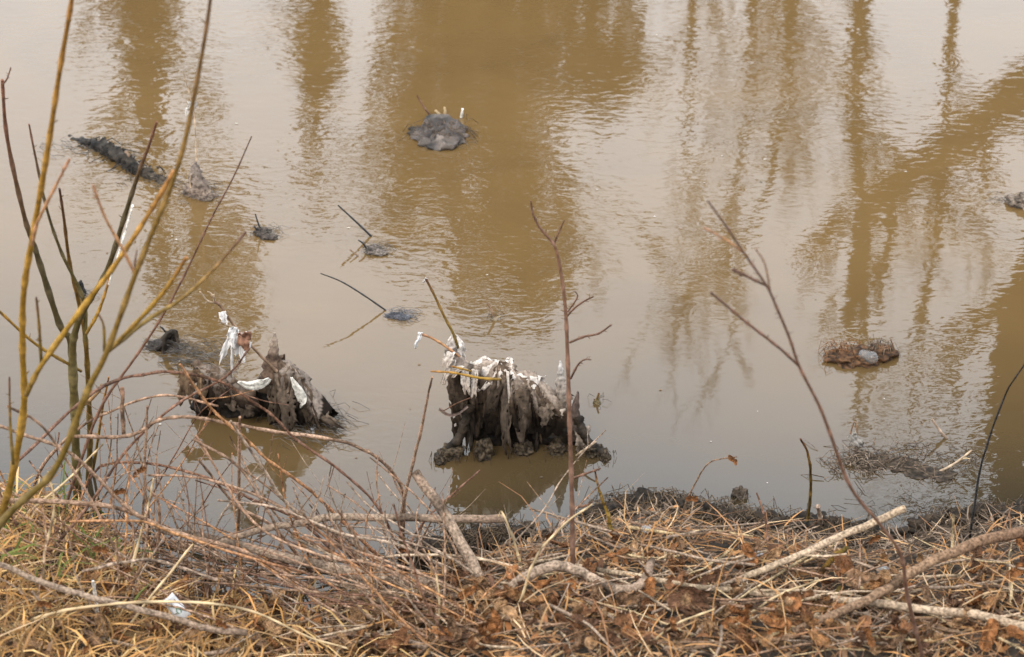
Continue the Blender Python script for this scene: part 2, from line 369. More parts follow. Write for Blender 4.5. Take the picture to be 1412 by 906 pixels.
shrub('willow_shrub', 'dense shrub of dark olive switches on pale orange trunks in the shallows', (107, 690), [
    ([(107, 692), (105, 640), (103, 567), (98, 475), (82, 447), (51, 351), (34, 300), (10, 191), (3, 110)], None, 5.75, 15, 5, 'dark', [([(4, 116), (10, 108), (15, 93)], 5.75, 5.75, 4, 2, 'red')]),
    ([(122, 660), (124, 610), (122, 540), (118, 470), (110, 423), (96, 362), (88, 300), (82, 260)], None, 5.7, 10, 4, 'olive', [([(119, 460), (137, 427), (154, 375)], 5.8, 5.75, 6, 4, 'yellow')]),
    ([(104, 600), (100, 490), (106, 450), (120, 420), (147, 374), (171, 301), (192, 236), (205, 202), (216, 168)], 5.95, 5.6, 13, 4, 'dark', []),
    ([(118, 470), (115, 413), (86, 351), (65, 290), (48, 212), (40, 171)], 5.85, 5.7, 7, 3, 'dark', []),
    ([(112, 512), (50, 475), (0, 430), (-30, 405)], 5.9, 5.6, 5, 4, 'yellow', []),
    ([(88, 720), (90, 700), (110, 640), (140, 560), (185, 495), (219, 444), (253, 382), (292, 300), (321, 246), (347, 188)], None, 5.5, 6, 2, 'red', []),
    ([(128, 650), (136, 600), (142, 560), (150, 520)], None, 5.8, 5, 3, 'yellow', []), ([(103, 565), (120, 555), (136, 540), (140, 530)], 5.95, 5.9, 7, 4, 'trunk', [])])
shrub('sapling', 'slim reddish brown sapling with short budded side twigs before the rag snag', (790, 797), [
    ([(790, 797), (789, 700), (786, 600), (783, 500), (780, 430), (774, 380), (765, 340), (745, 315), (735, 295), (732, 277)], None, 5.5, 8, 3, 'red', [
        ([(763, 338), (770, 322), (778, 304)], 5.52, 5.5, 4, 2, 'red'), ([(781, 437), (792, 425), (806, 415), (818, 409)], 5.58, 5.5, 4, 3, 'red'), ([(786, 472), (806, 464), (825, 460), (843, 448)], 5.6, 5.5, 5, 3, 'red'),
        ([(787, 522), (797, 503), (806, 496), (815, 496)], 5.62, 5.55, 4, 2, 'red'), ([(789, 660), (808, 653), (828, 646)], 5.75, 5.7, 5, 3, 'red'), ([(783, 430), (796, 410), (793, 402)], 5.58, 5.55, 3, 2, 'red'), ([(790, 700), (808, 697), (817, 692)], 5.8, 5.75, 5, 3, 'red')])], 'sapling')
shrub('sapling', 'blurred dark red budded switch leaning out over the water', (1285, 950), [
    ([(1285, 950), (1269, 894), (1250, 815), (1243, 767), (1215, 725), (1173, 672), (1144, 596), (1129, 558), (1102, 505), (1089, 467), (1071, 424), (1057, 394), (1026, 349), (1000, 310), (976, 277)], None, 4.3, 6.5, 3.5, 'red', [
        ([(1102, 505), (1075, 480), (1030, 445), (1000, 420), (980, 403)], 4.58, 4.45, 5, 4, 'red'), ([(1057, 394), (1038, 385), (1024, 378), (1010, 372)], 4.48, 4.4, 5, 6, 'red'), ([(1026, 349), (1000, 330), (970, 314)], 4.44, 4.4, 4, 3, 'orange'), ([(1062, 402), (1055, 365), (1042, 343)], 4.48, 4.45, 4, 3, 'pink')])], 'sapling')

def stick(name, label, cat, px, w0, w1, c, y0=None, y1=None, twigs=0, group=None, m=None, sides=7, rough=.12, end=None, nodes=0., lift=0.):
    pts = path(px, y0, y1, per=6)
    if lift:
        for p in pts: p.z += lift
    r0, r1 = wpx(w0, pts[0]), wpx(w1, pts[-1]); base = pts[0].copy(); root = empty(name, base) if twigs else None
    mb = MB(); wob = [Vector((nz(i * .4, w0 * 3.3, px[0][0]), nz(i * .4, 5.5, px[0][1]), nz(i * .4, 9.1, px[0][0]))) * min(r0 * .5, .006) for i in range(len(pts))]
    pts = [p + q for p, q in zip(pts, wob)]
    mb.tube(pts, (r0, r1), PAIR[c], sides, nodes, end, rough, px[0][0] * .1)
    if name in ('bramble_cane', 'twig'): side_buds(mb, pts, r0 * .8, PAIR[c], 7, .011)
    if not twigs: o = mb.build(name, m or M_BARK, None, base)
    else:
        mb.build('stem', m or M_BARK, root); o = root
        for k in range(twigs):
            i = random.randrange(3, len(pts) - 2); d = (pts[i + 1] - pts[i]).normalized()
            v = (d * .7 + Vector((random.uniform(-1, 1), random.uniform(-.6, .3), random.uniform(-.1, 1)))).normalized(); ln = random.uniform(.05, .16)
            q = spline([pts[i], pts[i] + v * ln * .5 + Vector((0, 0, -.006)), pts[i] + v * ln], 4); t = MB(); rr = max(.0009, (r0 + (r1 - r0) * i / len(pts)) * .4)
            t.tube(q, (rr, rr * .5), PAIR[c], 5, .05); side_buds(t, q, rr, PAIR[c], 2, .01); t.build('twig', m or M_BARK, root)
    return tag(o, label, cat, group)
PALE = (.55, .43, .29)
stick('fallen_branch', 'longest pale fallen branch with dark scorched patches running through the brush', 'branch', [(215, 726), (233, 733), (308, 746), (376, 764), (445, 781), (528, 798), (597, 805), (652, 812), (717, 822), (735, 824)], 11, 30, 'grey', y0=5.62, y1=5.36, twigs=3, end=PALE)
stick('fallen_branch', 'straight pale stick jutting level over the water with a cut end', 'branch', [(300, 748), (359, 731), (411, 722), (455, 713), (563, 714), (631, 716), (694, 715)], 11, 15, 'grey', y0=5.60, y1=5.66, twigs=2, end=PALE)
stick('fallen_branch', 'broken stick standing slantwise out of the brush before the rag snag', 'branch', [(674, 826), (660, 795), (635, 745), (605, 697), (572, 652)], 22, 17, 'grey', y1=5.62, end=PALE, sides=9)
stick('fallen_branch', 'thick grey branch curled like a hook at its end', 'branch', [(706, 836), (713, 823), (734, 811), (761, 801), (788, 803), (819, 818), (853, 832), (877, 829), (891, 815), (897, 793)], 20, 15, 'grey', end=PALE, sides=9, lift=.045)
stick('fallen_branch', 'dark bent stub crossing under the hooked branch', 'branch', [(668, 790), (674, 810), (682, 829), (706, 846)], 11, 13, 'red', lift=.04)
stick('fallen_branch', 'long smooth branch lying across the leaf litter under the forked pair', 'branch', [(734, 793), (836, 808), (932, 827), (1035, 839), (1137, 847), (1206, 854), (1274, 863), (1343, 870), (1411, 887), (1500, 905)], 8, 18, 'tan', lift=.05, sides=9, twigs=3)
stick('fallen_branch', 'peeled stick with a sharp pale broken tip pointing at the water', 'branch', [(1000, 815), (1052, 794), (1103, 774), (1154, 750), (1206, 728), (1246, 710)], 12, 14, 'tan', y1=5.5, lift=.02, end=PALE, twigs=1)
stick('fallen_branch', 'grey brown branch rising from the litter past the peeled stick', 'branch', [(1090, 886), (1137, 866), (1189, 844), (1223, 825), (1257, 801), (1308, 777), (1360, 757), (1411, 748), (1500, 740)], 14, 20, 'brown', y1=5.4, lift=.03, sides=9)
stick('fallen_branch', 'smooth grey branch sweeping over the golden grass', 'branch', [(-40, 765), (7, 781), (51, 801), (120, 822), (171, 835), (239, 853), (291, 868), (340, 872)], 10, 12, 'grey', y0=4.95, y1=5.0, twigs=0)
stick('fallen_branch', 'thin grey branch lying lowest in the golden grass', 'branch', [(44, 815), (85, 866), (137, 880), (205, 895), (274, 902), (330, 895)], 5, 8, 'grey', y0=5.0, y1=4.95, twigs=2)
stick('fallen_branch', 'pale stick lying half hidden below the big curled leaf', 'branch', [(440, 885), (511, 899), (600, 912)], 12, 11, 'grey', lift=.045)
stick('fallen_branch', 'short olive stub with a cut end beside the peeled stick', 'branch', [(1166, 774), (1144, 791), (1124, 818)], 9, 11, 'olive', lift=.045, end=PALE)
stick('fallen_branch', 'short olive stub tucked under the long smooth branch', 'branch', [(1158, 829), (1140, 848), (1125, 866)], 12, 13, 'olive', lift=.04, end=PALE)
stick('fallen_branch', 'grey driftwood length lying below the longest fallen branch', 'branch', [(430, 838), (540, 845), (640, 838), (700, 842)], 8, 13, 'grey', lift=.04)
# upright dry stems
for lab, px, w0, w1, c, y1 in (
    ('tall bent olive stem standing at the water edge', [(1110, 742), (1116, 700), (1118, 660), (1114, 625), (1104, 605)], 5, 4, 'olive', 5.75), ('short thin stem with a tan tip beside the dark debris heap', [(1060, 765), (1056, 720), (1049, 695), (1043, 680)], 4, 3, 'red', 5.75),
    ('thick thorny stem standing right of the sapling', [(846, 748), (838, 710), (826, 675), (820, 648)], 7, 3, 'olive', 5.72), ('thin dark switch curving up past the sunken debris', [(1337, 745), (1349, 661), (1363, 608), (1387, 543), (1413, 502)], 3.6, 2.2, 'black', 5.4),
    ('pale thin stem standing by the straight jutting stick', [(552, 740), (556, 695), (569, 640), (580, 596), (588, 555), (596, 520)], 6, 3, 'pink', 5.6), ('short pale peg standing beside the bent olive stem', [(1131, 742), (1131, 715), (1129, 698)], 8, 7, 'grey', 5.85),
    ('straight grey brown stem standing through the bramble tangle', [(328, 740), (330, 660), (330, 596), (331, 575)], 5, 4, 'pink', 5.6), ('bleached peeled stick stuck upright in the golden grass', [(138, 874), (133, 835), (128, 801)], 5, 5, 'white', 5.0),
    ('bleached upright peg before the grey brown branch', [(1310, 788), (1313, 745), (1315, 709)], 5, 4, 'straw', 5.5), ('white peeled peg hanging in the bramble canes', [(171, 600), (169, 570), (168, 535)], 8, 7, 'pink', 5.6),
    ('thin white straw leaning in the yellow shrub', [(150, 392), (165, 345), (183, 283)], 3, 3, 'white', 5.6)):
    stick('dry_stem', lab, 'stem', px, w0, w1, c, y1=y1, y0=5.6 if 'white' in lab and 'stuck' not in lab else None, sides=6, nodes=.05)

# bramble canes
CANES = [([(99, 602), (178, 601), (219, 579), (260, 575), (308, 582), (377, 595), (460, 606), (505, 622), (535, 644), (552, 668), (557, 690), (556, 735)], 6, 5, 'pink', 5.5, None),
 ([(20, 640), (130, 540), (205, 515), (257, 515), (308, 528), (342, 550), (377, 574), (411, 608), (470, 650), (525, 705), (560, 790)], 5, 4, 'red', 5.5, None), ([(248, 502), (274, 540), (298, 570), (342, 608), (369, 634), (421, 671), (455, 702), (525, 770)], 4, 5, 'orange', 5.55, None),
 ([(-20, 580), (34, 600), (89, 620), (130, 654), (178, 702), (239, 733), (328, 757), (393, 791), (479, 840)], 5, 6, 'pink', 5.2, None), ([(96, 719), (192, 719), (239, 735), (330, 765), (420, 790)], 4, 4, 'orange', 5.2, 5.35),
 ([(110, 690), (130, 651), (154, 639), (205, 639), (260, 651), (308, 668), (359, 695), (411, 716), (470, 770)], 4, 5, 'red', None, None), ([(274, 634), (298, 664), (328, 699), (376, 726), (430, 790)], 4, 5, 'pink', 5.6, None),
 ([(318, 580), (328, 596), (363, 647), (390, 688), (428, 719), (479, 743), (560, 800)], 4, 6, 'grey', 5.5, None), ([(267, 606), (325, 640), (359, 688), (380, 726), (397, 781), (418, 845)], 4, 5, 'pink', 5.5, None),
 ([(203, 560), (202, 596), (200, 664), (219, 699), (215, 790)], 4, 5, 'pink', 5.5, None), ([(113, 788), (130, 784), (178, 774), (219, 774), (300, 800)], 5, 5, 'grey', 5.15, 5.3),
 ([(480, 722), (498, 774), (511, 828)], 4, 5, 'grey', 5.55, None), ([(40, 690), (60, 640), (110, 590), (170, 560), (230, 545), (300, 560)], 5, 3, 'pink', None, 5.6), ([(0, 690), (80, 692), (160, 700), (240, 735)], 8, 6, 'pink', 5.2, 5.4),
 ([(10, 560), (60, 590), (120, 680), (160, 760), (200, 840)], 4, 4, 'pink', 5.1, None), ([(60, 770), (120, 700), (175, 620), (240, 560), (310, 520), (345, 480)], 5, 3, 'red', None, 5.7), ([(530, 800), (450, 740), (370, 690), (280, 660), (205, 655)], 5, 3, 'pink', None, 5.5),
 ([(640, 800), (560, 755), (470, 735), (380, 700), (300, 690)], 5, 3, 'grey', None, 5.5), ([(610, 830), (520, 780), (440, 765), (350, 720), (270, 600)], 6, 3, 'pink', None, 5.55), ([(770, 800), (660, 770), (560, 765), (480, 772), (400, 740)], 5, 3, 'tan', None, 5.5)]
for k in range(235):                          # the rest of the thicket
    x0 = random.uniform(20, 720); y0 = random.uniform(770, 900) if x0 > 180 else random.uniform(720, 880)
    a = random.gauss(math.pi * .78, .65); L = random.uniform(120, 390); bend = random.uniform(-.9, .9); p = [(x0, y0)]
    for i in range(5):
        a += bend / 5 + random.gauss(0, .08); x, y = p[-1][0] + math.cos(a) * L / 5, p[-1][1] - math.sin(a) * L / 5 * .55; p.append((x, max(y, 560)))
    CANES.append((p, random.uniform(2.2, 5), random.uniform(1.8, 3), random.choice(('pink', 'pink', 'brown', 'red', 'grey', 'orange')), None, ghit(x0, y0).y + random.uniform(-.05, .35)))
for k in range(26):                          # thin shoots rising through the shrub and the brush
    x0 = random.uniform(10, 420); a = random.gauss(1.45, .4); L = random.uniform(90, 240); p = [(x0, random.uniform(700, 800) if x0 < 250 else random.uniform(790, 850))]
    for i in range(4): a += random.gauss(0, .16); p.append((p[-1][0] + math.cos(a) * L / 4, p[-1][1] - math.sin(a) * L / 4))
    CANES.append((p, random.uniform(2.2, 4), 1.5, random.choice(('pink', 'brown', 'red', 'red', 'orange')), None, ghit(*p[0]).y + random.uniform(-.1, .1)))
CN = dict(pink='light brown', brown='mid brown', red='dark reddish', grey='greyish', orange='orange', tan='tan', straw='straw coloured')
for px, w0, w1, c, y0, y1 in CANES:
    stick('bramble_cane', 'thin bare %s bramble cane in the tangled brush at the water edge' % CN[c], 'cane', px, w0, w1, c, y0, y1, twigs=random.choice((1, 2, 3)), group=CN[c] + ' bramble canes tangled on the bank', m=M_BARK, sides=6, nodes=.05, rough=.1)
# loose twigs lying on the litter
for k in range(240):
    x0 = random.uniform(380, 1420); top = np.interp(x0, [380, 640, 850, 1000, 1200, 1412], [830, 790, 735, 755, 780, 752]); y0 = random.uniform(top, 915)
    a = random.gauss(0.15, .6) + (math.pi if random.random() < .5 else 0); L = random.uniform(50, 210); p = [(x0, y0)]
    for i in range(3): a += random.gauss(0, .18); p.append((p[-1][0] + math.cos(a) * L / 3, p[-1][1] - math.sin(a) * L / 3 * .6))
    if min(q[1] for q in p) < top - 14: continue
    c = random.choice(('pink', 'tan', 'grey', 'grey', 'brown', 'straw'))
    stick('twig', 'thin dry %s twig lying loose on the leaf litter of the bank' % CN[c], 'twig', p, random.uniform(3, 7), random.uniform(2, 4), c, group=CN[c] + ' loose twigs on the bank litter', sides=5, lift=random.uniform(.02, .06), rough=.1)
# prominent straws
for px in ([(693, 863), (717, 829), (730, 788), (747, 757), (778, 723), (817, 695)], [(722, 790), (708, 745), (693, 707), (688, 711)], [(168, 828), (192, 743), (205, 695), (212, 660)], [(164, 882), (212, 818), (267, 750)], [(0, 735), (60, 690), (110, 645), (142, 612)],
           [(604, 880), (606, 830), (602, 792)], [(0, 868), (90, 842), (200, 830), (330, 838), (430, 880), (520, 905)], [(885, 900), (930, 862), (985, 840)], [(1015, 860), (1075, 820), (1130, 800)], [(60, 820), (62, 760), (75, 700), (66, 650)], [(955, 780), (935, 810), (945, 850)]):
    stick('straw_stalk', 'single pale bent straw stalk standing clear of the litter', 'straw', px, 5, 3, 'straw', y1=ghit(*px[0]).y + .06, group='pale straw stalks', m=M_STRAW, sides=5, nodes=.06)

# ------------------------------------------------------------------ rags, snags and litter in the water
def mixc(a, b, t): t = min(1, max(0, t)); return tuple(a[i] * (1 - t) + b[i] * t for i in range(3))
def drape(ridge, length, out, bulge, fold, freq, cols, nu=150, nv=44, seed=0, hole=.55, zmin=-.03):
    """cloth hung over a ridge line: pleats run down it, the hem is torn; cols = dry top, stained middle, wet foot"""
    rp = spline(ridge, 16); mb = MB(); vs, cs, keep = [], [], []
    acc = [0.]
    for i in range(1, len(rp)): acc.append(acc[-1] + (rp[i] - rp[i - 1]).length)
    for i in range(nu):
        u = i / (nu - 1) * acc[-1]; k = min(np.searchsorted(acc, u, 'right') - 1, len(rp) - 2); f = (u - acc[k]) / max(1e-6, acc[k + 1] - acc[k]); b = rp[k].lerp(rp[k + 1], f)
        L = length(i / (nu - 1)) * (1 + .30 * nz(u * 22, seed) + .07 * nz(u * 70, seed + 3))
        for j in range(nv):
            v = j / (nv - 1); w = u + .012 * nz(v * 3, u * 9, seed)
            pl = .75 * (1 - 2.6 * abs(nz(w * freq, v * .6 + seed, seed))) + .38 * (1 - 2.4 * abs(nz(w * freq * 2.3, v * 1.4, seed + 7))) + .10 * nz(w * freq * 5, v * 9, seed)
            o = bulge * math.sin(min(1, v * 1.3) * 1.57) + fold * (v ** .55) * pl
            p = b + out * o + Vector((fold * .55 * v * nz(w * freq * 1.3, v * 2 + 9, seed), 0, -L * v + .012 * nz(u * 30, v * 5, seed) * (1 - v)))
            if v < .12: p += out * 0 + Vector((0, 0, .008 * nz(u * 60, 2, seed)))
            p.z = max(p.z, zmin); vs.append(p)
            t = v * 1.15 + .30 * nz(u * 26, v * 2.5, seed + 5) + .16 * nz(u * 80, v * 12, seed) - .16 * pl + .12
            c = mixc(cols[0], cols[1], (t - .08) / .24) if t < .36 else mixc(cols[1], cols[2], (t - .36) / .38)
            cs.append((*c, 1)); keep.append(nz(u * 32, v * 4.5, seed + 11) + .35 * nz(u * 90, v * 12, seed) < hole + (1 - v) * .9)
    fs = [(i * nv + j, i * nv + j + 1, (i + 1) * nv + j + 1, (i + 1) * nv + j) for i in range(nu - 1) for j in range(nv - 1)
          if keep[i * nv + j] and keep[(i + 1) * nv + j + 1] and vs[i * nv + j].z > zmin + 1e-4]
    mb.add(vs, fs, cs); return mb
def solid(o, t=.002):
    s = o.modifiers.new('thickness', 'SOLIDIFY'); s.thickness = t; return o
def strip(root, a, b, w, cols, sway=.012, fold=.25, name='strip', m=None):
    n = 16; pts = []; sd = random.uniform(0, 50)
    for i in range(n):
        t = i / (n - 1); p = a.lerp(b, t) + Vector((nz(t * 2.5, sd), nz(t * 2.5, sd + 9), 0)) * sway * 2 * math.sin(t * 3.14 * .9); pts.append(p)
    ws = [w * (1 + .45 * nz(i * .8, sd + 4)) * (1 if i < n - 4 else .85 - .2 * (i - n + 4)) for i in range(n)]
    mb = MB(); mb.ribbon(pts, ws, [mixc(cols[0], cols[1], i / (n - 1) + .2 * nz(i, sd)) for i in range(n)], Vector((1, random.uniform(-.5, .5), 0)), fold, 11)
    return solid(mb.build(name, m or M_CLOTH, root), .0015)
def tatter(root, a, b, w, c0, c1, seed, name='strip', m=None, crease=.2, dark=1.):
    """torn hanging strip: creased across, edges frayed, each thread ending at its own length"""
    n, k = 26, 9; vs, cs = [], []; L = (b - a); ln = L.length
    sw = Vector((nz(seed, 1.3), nz(seed, 2.9) * .6, 0)) * .25 * ln
    tilt = nz(seed, 8.8) * .7; sd = Vector((math.cos(tilt), math.sin(tilt), 0))
    for i in range(n):
        v = i / (n - 1)
        for j in range(k):
            u = j / (k - 1) - .5; cut = 1 - .38 * max(0, nz(j * .33 + seed, seed, 5) + .25)
            vv = v * cut; wid = w * (1 + .35 * nz(vv * 5, seed, 3)) * (1 + (.30 * nz(i * .55, seed, j) if j in (0, k - 1) else 0)) * (1 - .35 * vv * vv)
            p = a + L * vv + sw * math.sin(vv * 2.6) * vv + sd * (u * wid)
            p.y += -w * crease * (2.6 * nz(u * 2.6 + seed, vv * 1.3, seed) + .8 * nz(u * 6, vv * 2.4 + seed, 2))
            vs.append(p); t = vv + .35 * nz(u * 2 + seed, vv * 4, 7)
            g = dark * (1 + .55 * nz(u * 9 + seed, vv * 2.2, 1) + .18 * nz(u * 6, vv * 9, seed)); cs.append((*[q * max(.25, g) for q in mixc(c0, c1, t)], 1))
    mb = MB(); mb.add(vs, [(i * k + j, i * k + j + 1, i * k + k + j + 1, i * k + k + j) for i in range(n - 1) for j in range(k - 1) if nz(i * .6 + seed, j * .9, seed) < .52 or i < 8], cs)
    return solid(mb.build(name, m or M_CLOTH, root), .001)
def fibres(mb, c, rx, ry, n, col, ln=.05, r=.0008, z=.004, flow=None):
    for k in range(n):
        p = Vector((c[0] + max(-1.7, min(1.7, random.gauss(0, 1))) * rx * .8, c[1] + max(-1.7, min(1.7, random.gauss(0, 1))) * ry * .8, z + random.uniform(-.004, .012))); a = random.uniform(0, 6.28) if flow is None else flow + random.gauss(0, .35)
        d = Vector((math.cos(a), math.sin(a), 0)) * ln * random.uniform(.4, 1.3); q = p + d; m_ = (p + q) / 2 + Vector((random.gauss(0, ln * .12), random.gauss(0, ln * .12), random.uniform(0, .01))); q.z = random.uniform(-.006, .006)
        g = random.uniform(.5, 1.5); mb.tube([p, m_, q], (r, r * .6), tuple(x * g for x in col), 3)
def sim_rags(core, sheets, root, ridge, frames=44, K=10.):
    """let torn sheets fall over a core shape (real cloth simulation at K times the size), then keep them as meshes.
    sheets: (centre, size x, size y, turn, height, seed, colours dry/stain/wet, z of dry, z of wet, part name)"""
    me = bpy.data.meshes.new('core'); me.from_pydata([(Vector(v) - core[1]) * K for v in core[0].v], [], core[0].f)
    co = bpy.data.objects.new('core', me); COL.objects.link(co); co.modifiers.new('c', 'COLLISION'); co.collision.thickness_outer = .03; co.collision.cloth_friction = 70
    obs = []
    for (c, sx, sy, turn, h, seed, cols, zd, zw, nm) in sheets:
        n, m = int(sx / .0075), int(sy / .0075); vs, idx, fs = [], {}, []
        for i in range(n):
            for j in range(m):
                u, v = i / (n - 1) * 2 - 1, j / (m - 1) * 2 - 1; q = max(abs(u), abs(v)); an = math.atan2(v, u)
                if q > .80 + .30 * nz(math.cos(an) * 3.1 + seed, math.sin(an) * 3.1, seed) + .14 * nz(math.cos(an) * 11, math.sin(an) * 11, seed): continue
                if nz(u * 3.4 + seed, v * 3.4, 2) > .46 and q > .35: continue
                idx[i, j] = len(vs); x, y = u * sx / 2, v * sy / 2; ct, st = math.cos(turn), math.sin(turn)
                vs.append((Vector((c.x + x * ct - y * st, c.y + x * st + y * ct, h + .012 * nz(u * 4, v * 4, seed))) - core[1]) * K)
        fs = [(idx[i, j], idx[i + 1, j], idx[i + 1, j + 1], idx[i, j + 1]) for i, j in idx if (i + 1, j) in idx and (i + 1, j + 1) in idx and (i, j + 1) in idx]
        used = sorted({k for f in fs for k in f}); mp = {k: t for t, k in enumerate(used)}
        me = bpy.data.meshes.new('sheet'); me.from_pydata([vs[k] for k in used], [], [tuple(mp[k] for k in f) for f in fs]); o = bpy.data.objects.new('sheet', me); COL.objects.link(o)
        md = o.modifiers.new('cloth', 'CLOTH'); t = md.settings; t.quality = 6; t.mass = .35; t.tension_stiffness = 12; t.compression_stiffness = 12; t.shear_stiffness = 3; t.bending_stiffness = .25; t.air_damping = 1.2
        md.collision_settings.collision_quality = 2; md.collision_settings.distance_min = .025; md.collision_settings.use_self_collision = False; md.point_cache.frame_start, md.point_cache.frame_end = 1, frames
        obs.append(o)
    for f in range(1, frames + 1): sc.frame_set(f)
    dg = bpy.context.evaluated_depsgraph_get()
    for o, (c, sx, sy, turn, h, seed, cols, zd, zw, nm) in zip(obs, sheets):
        ev = o.evaluated_get(dg).to_mesh(); P = [Vector(v.co) / K + core[1] for v in ev.vertices]; F = [tuple(p.vertices) for p in ev.polygons]; mb = MB(); cs = []
        for p in P:
            p.z = max(p.z, -.02); zr = float(np.interp(p.x, [q.x for q in ridge], [q.z for q in ridge])) + .015; t = (zr * zd - p.z) / (zr * zd - zr * zw) + .34 * nz(p.x * 26, p.z * 12 + seed, p.y * 20) + .16 * nz(p.x * 75, p.z * 40, p.y * 60)
            cs.append((*(mixc(cols[0], cols[1], t / .45) if t < .45 else mixc(cols[1], cols[2], (t - .45) / .5)), 1))
        F = [f for f in F if max(P[k].z for k in f) > -.015]
        par = list(range(len(P)))            # keep the largest piece of a torn sheet
        def find(k):
            while par[k] != k: par[k] = par[par[k]]; k = par[k]
            return k
        for f in F:
            for k in f[1:]: par[find(k)] = find(f[0])
        cnt = {}
        for f in F: cnt[find(f[0])] = cnt.get(find(f[0]), 0) + 1
        big = max(cnt, key=cnt.get); F = [f for f in F if find(f[0]) == big]; us = sorted({k for f in F for k in f}); mp = {k: t for t, k in enumerate(us)}
        P = [P[k] for k in us]; cs = [cs[k] for k in us]; F = [tuple(mp[k] for k in f) for f in F]
        mb.add(P, F, cs); solid(mb.build(nm, M_CLOTH, root), .0015)
    for o in obs + [co]: bpy.data.objects.remove(o)
    sc.frame_set(1)
DRY, STAIN, WETC = (.68, .60, .53), (.15, .105, .072), (.040, .028, .019)
# -- central snag
YS = 6.50
b = on_water(715, 628); root = empty('rag_covered_snag', b)
RID = [(622, 505), (632, 508), (648, 505), (668, 508), (690, 508), (712, 516), (735, 528), (757, 545), (778, 553), (796, 568), (806, 590)]
rid = [at(x, y, YS + .02 * math.sin(i)) for i, (x, y) in enumerate(RID)]
core = MB(); RS = spline(rid, 8)
for i in range(0, len(RS), 3):
    t = RS[i]; core.blob((t.x, t.y, t.z * .45), (.030, .045, t.z * .50), (0, 0, 0), (0, 0, 0), .45, 3.2, 12, 10, i * .7)
hd = at(628, 480, YS); core.blob(hd, (.012, .012, .04), (0, 0, 0), (0, 0, 0), .2, 2, 10, 8, 3)
ct = RS[len(RS) // 2]; WH = ((.82, .73, .64), (.50, .40, .31), (.13, .092, .063)); BR = ((.42, .33, .26), (.10, .066, .042), (.018, .012, .0075)); DK = ((.16, .11, .075), (.05, .033, .021), (.011, .0075, .005))
sim_rags((core, Vector((ct.x, ct.y, 0))), [
    (ct + Vector((.03, .0, 0)), .46, .60, .1, .34, 2.1, DK, 1.0, .42, 'cloth'), (ct + Vector((-.04, -.02, 0)), .36, .52, -.35, .37, 5.4, BR, 1.0, .40, 'cloth'), (ct + Vector((.10, -.01, 0)), .30, .46, .5, .40, 8.8, BR, 1.05, .36, 'cloth'),
    (at(668, 512, YS) + Vector((0, .0, 0)), .22, .26, .4, .43, 12.3, WH, 1.0, .3, 'white_cloth'), (at(725, 524, YS) + Vector((0, .0, 0)), .24, .20, -.12, .44, 61.7, WH, .98, .35, 'white_cloth'), (at(772, 553, YS) + Vector((0, .0, 0)), .15, .15, -.5, .42, 20.2, WH, 1.0, .3, 'white_cloth'), (at(633, 500, YS) + Vector((0, .0, 0)), .15, .17, .2, .46, 23.3, WH, 1.05, .35, 'white_cloth')], root, RS)
mb = MB()
for (x, y, rx, rz, sd) in ((690, 590, .10, .13, 1), (735, 592, .11, .12, 2), (780, 600, .07, .09, 3)):
    c = at(x, y, YS); mb.blob((c.x, c.y, c.z * .6), (rx * .9, .045, rz * .8), (.008, .006, .004), (.02, .014, .009), .4, 2.5, seed=sd)
mb.build('root_mass', M_WET, root)
mb = MB()
for (x, y, rx, rz, sd) in ((622, 628, .04, .03, 4), (608, 634, .022, .018, 5), (668, 628, .03, .045, 7), (722, 622, .03, .025, 8), (768, 620, .03, .02, 9), (820, 624, .032, .02, 10), (834, 629, .016, .012, 12)):
    c = on_water(x, max(y, 612)); mb = MB(); mb.blob((c.x, c.y, rz * .2), (rx, .035, rz), (.014, .010, .006), (.07, .05, .03), .42, 2.4, 44, 30, seed=sd); mb.build('mud_foot', M_WET, root)
mb = MB(); arch = [at(648, 560, 6.43), at(640, 585, 6.42), at(632, 605, 6.41), at(615, 622, 6.4), on_water(605, 634)]
mb.tube(spline(arch, 5), (.016, .011), [(.025, .018, .012), (.03, .022, .015)], 8, rough=.8)
mb.build('root', M_WET, root); mb = MB(); arch = [at(796, 575, 6.46), at(803, 595, 6.44), at(812, 610, 6.42), on_water(836, 630)]
mb.tube(spline(arch, 5), (.016, .010), [(.025, .018, .012), (.03, .022, .015)], 8, rough=.8)
mb.build('root', M_WET, root)
random.seed(21); RS = spline(rid, 8)
PALET = [((.40, .32, .25), (.07, .048, .033)), ((.17, .125, .09), (.030, .021, .014)), ((.10, .07, .048), (.020, .014, .009)), ((.055, .039, .027), (.014, .010, .007)), ((.15, .095, .055), (.04, .026, .015))]
for k in range(18):
    i = .03 + .94 * (k * .618 % 1); t = RS[int(i * (len(RS) - 1))]; back = k % 4 == 3; dp = random.uniform(.03, .11); ln = t.z * random.choice((.55, .75, .9, 1.0, 1.0)) if k % 3 else t.z * random.uniform(.25, .5)
    sg = 1 if back else -1; a = t + Vector((random.uniform(-.01, .01), sg * dp * .45, random.uniform(-.035, .006))); c = PALET[random.choice((0, 1, 1, 2, 2, 3, 3, 4))]
    tatter(root, a, Vector((a.x + random.gauss(0, .012), t.y + sg * (dp + .025), max(-.01, a.z - ln))), random.uniform(.02, .055), c[0], c[1], k * 3.17 + .4)
for k in range(0):                          # dry white top layer, folded over the ridge
    i = .02 + .85 * (k * .618 % 1); t = RS[int(i * (len(RS) - 1))]
    tatter(root, t + Vector((0, -.012, .014)), t + Vector((random.gauss(0, .015), -.075 - random.uniform(0, .03), -random.uniform(.02, .075))), random.uniform(.022, .05), (.60, .52, .45), (.22, .165, .12), 400 + k * 2.3, 'white_rag')
mb = MB(); random.seed(8)
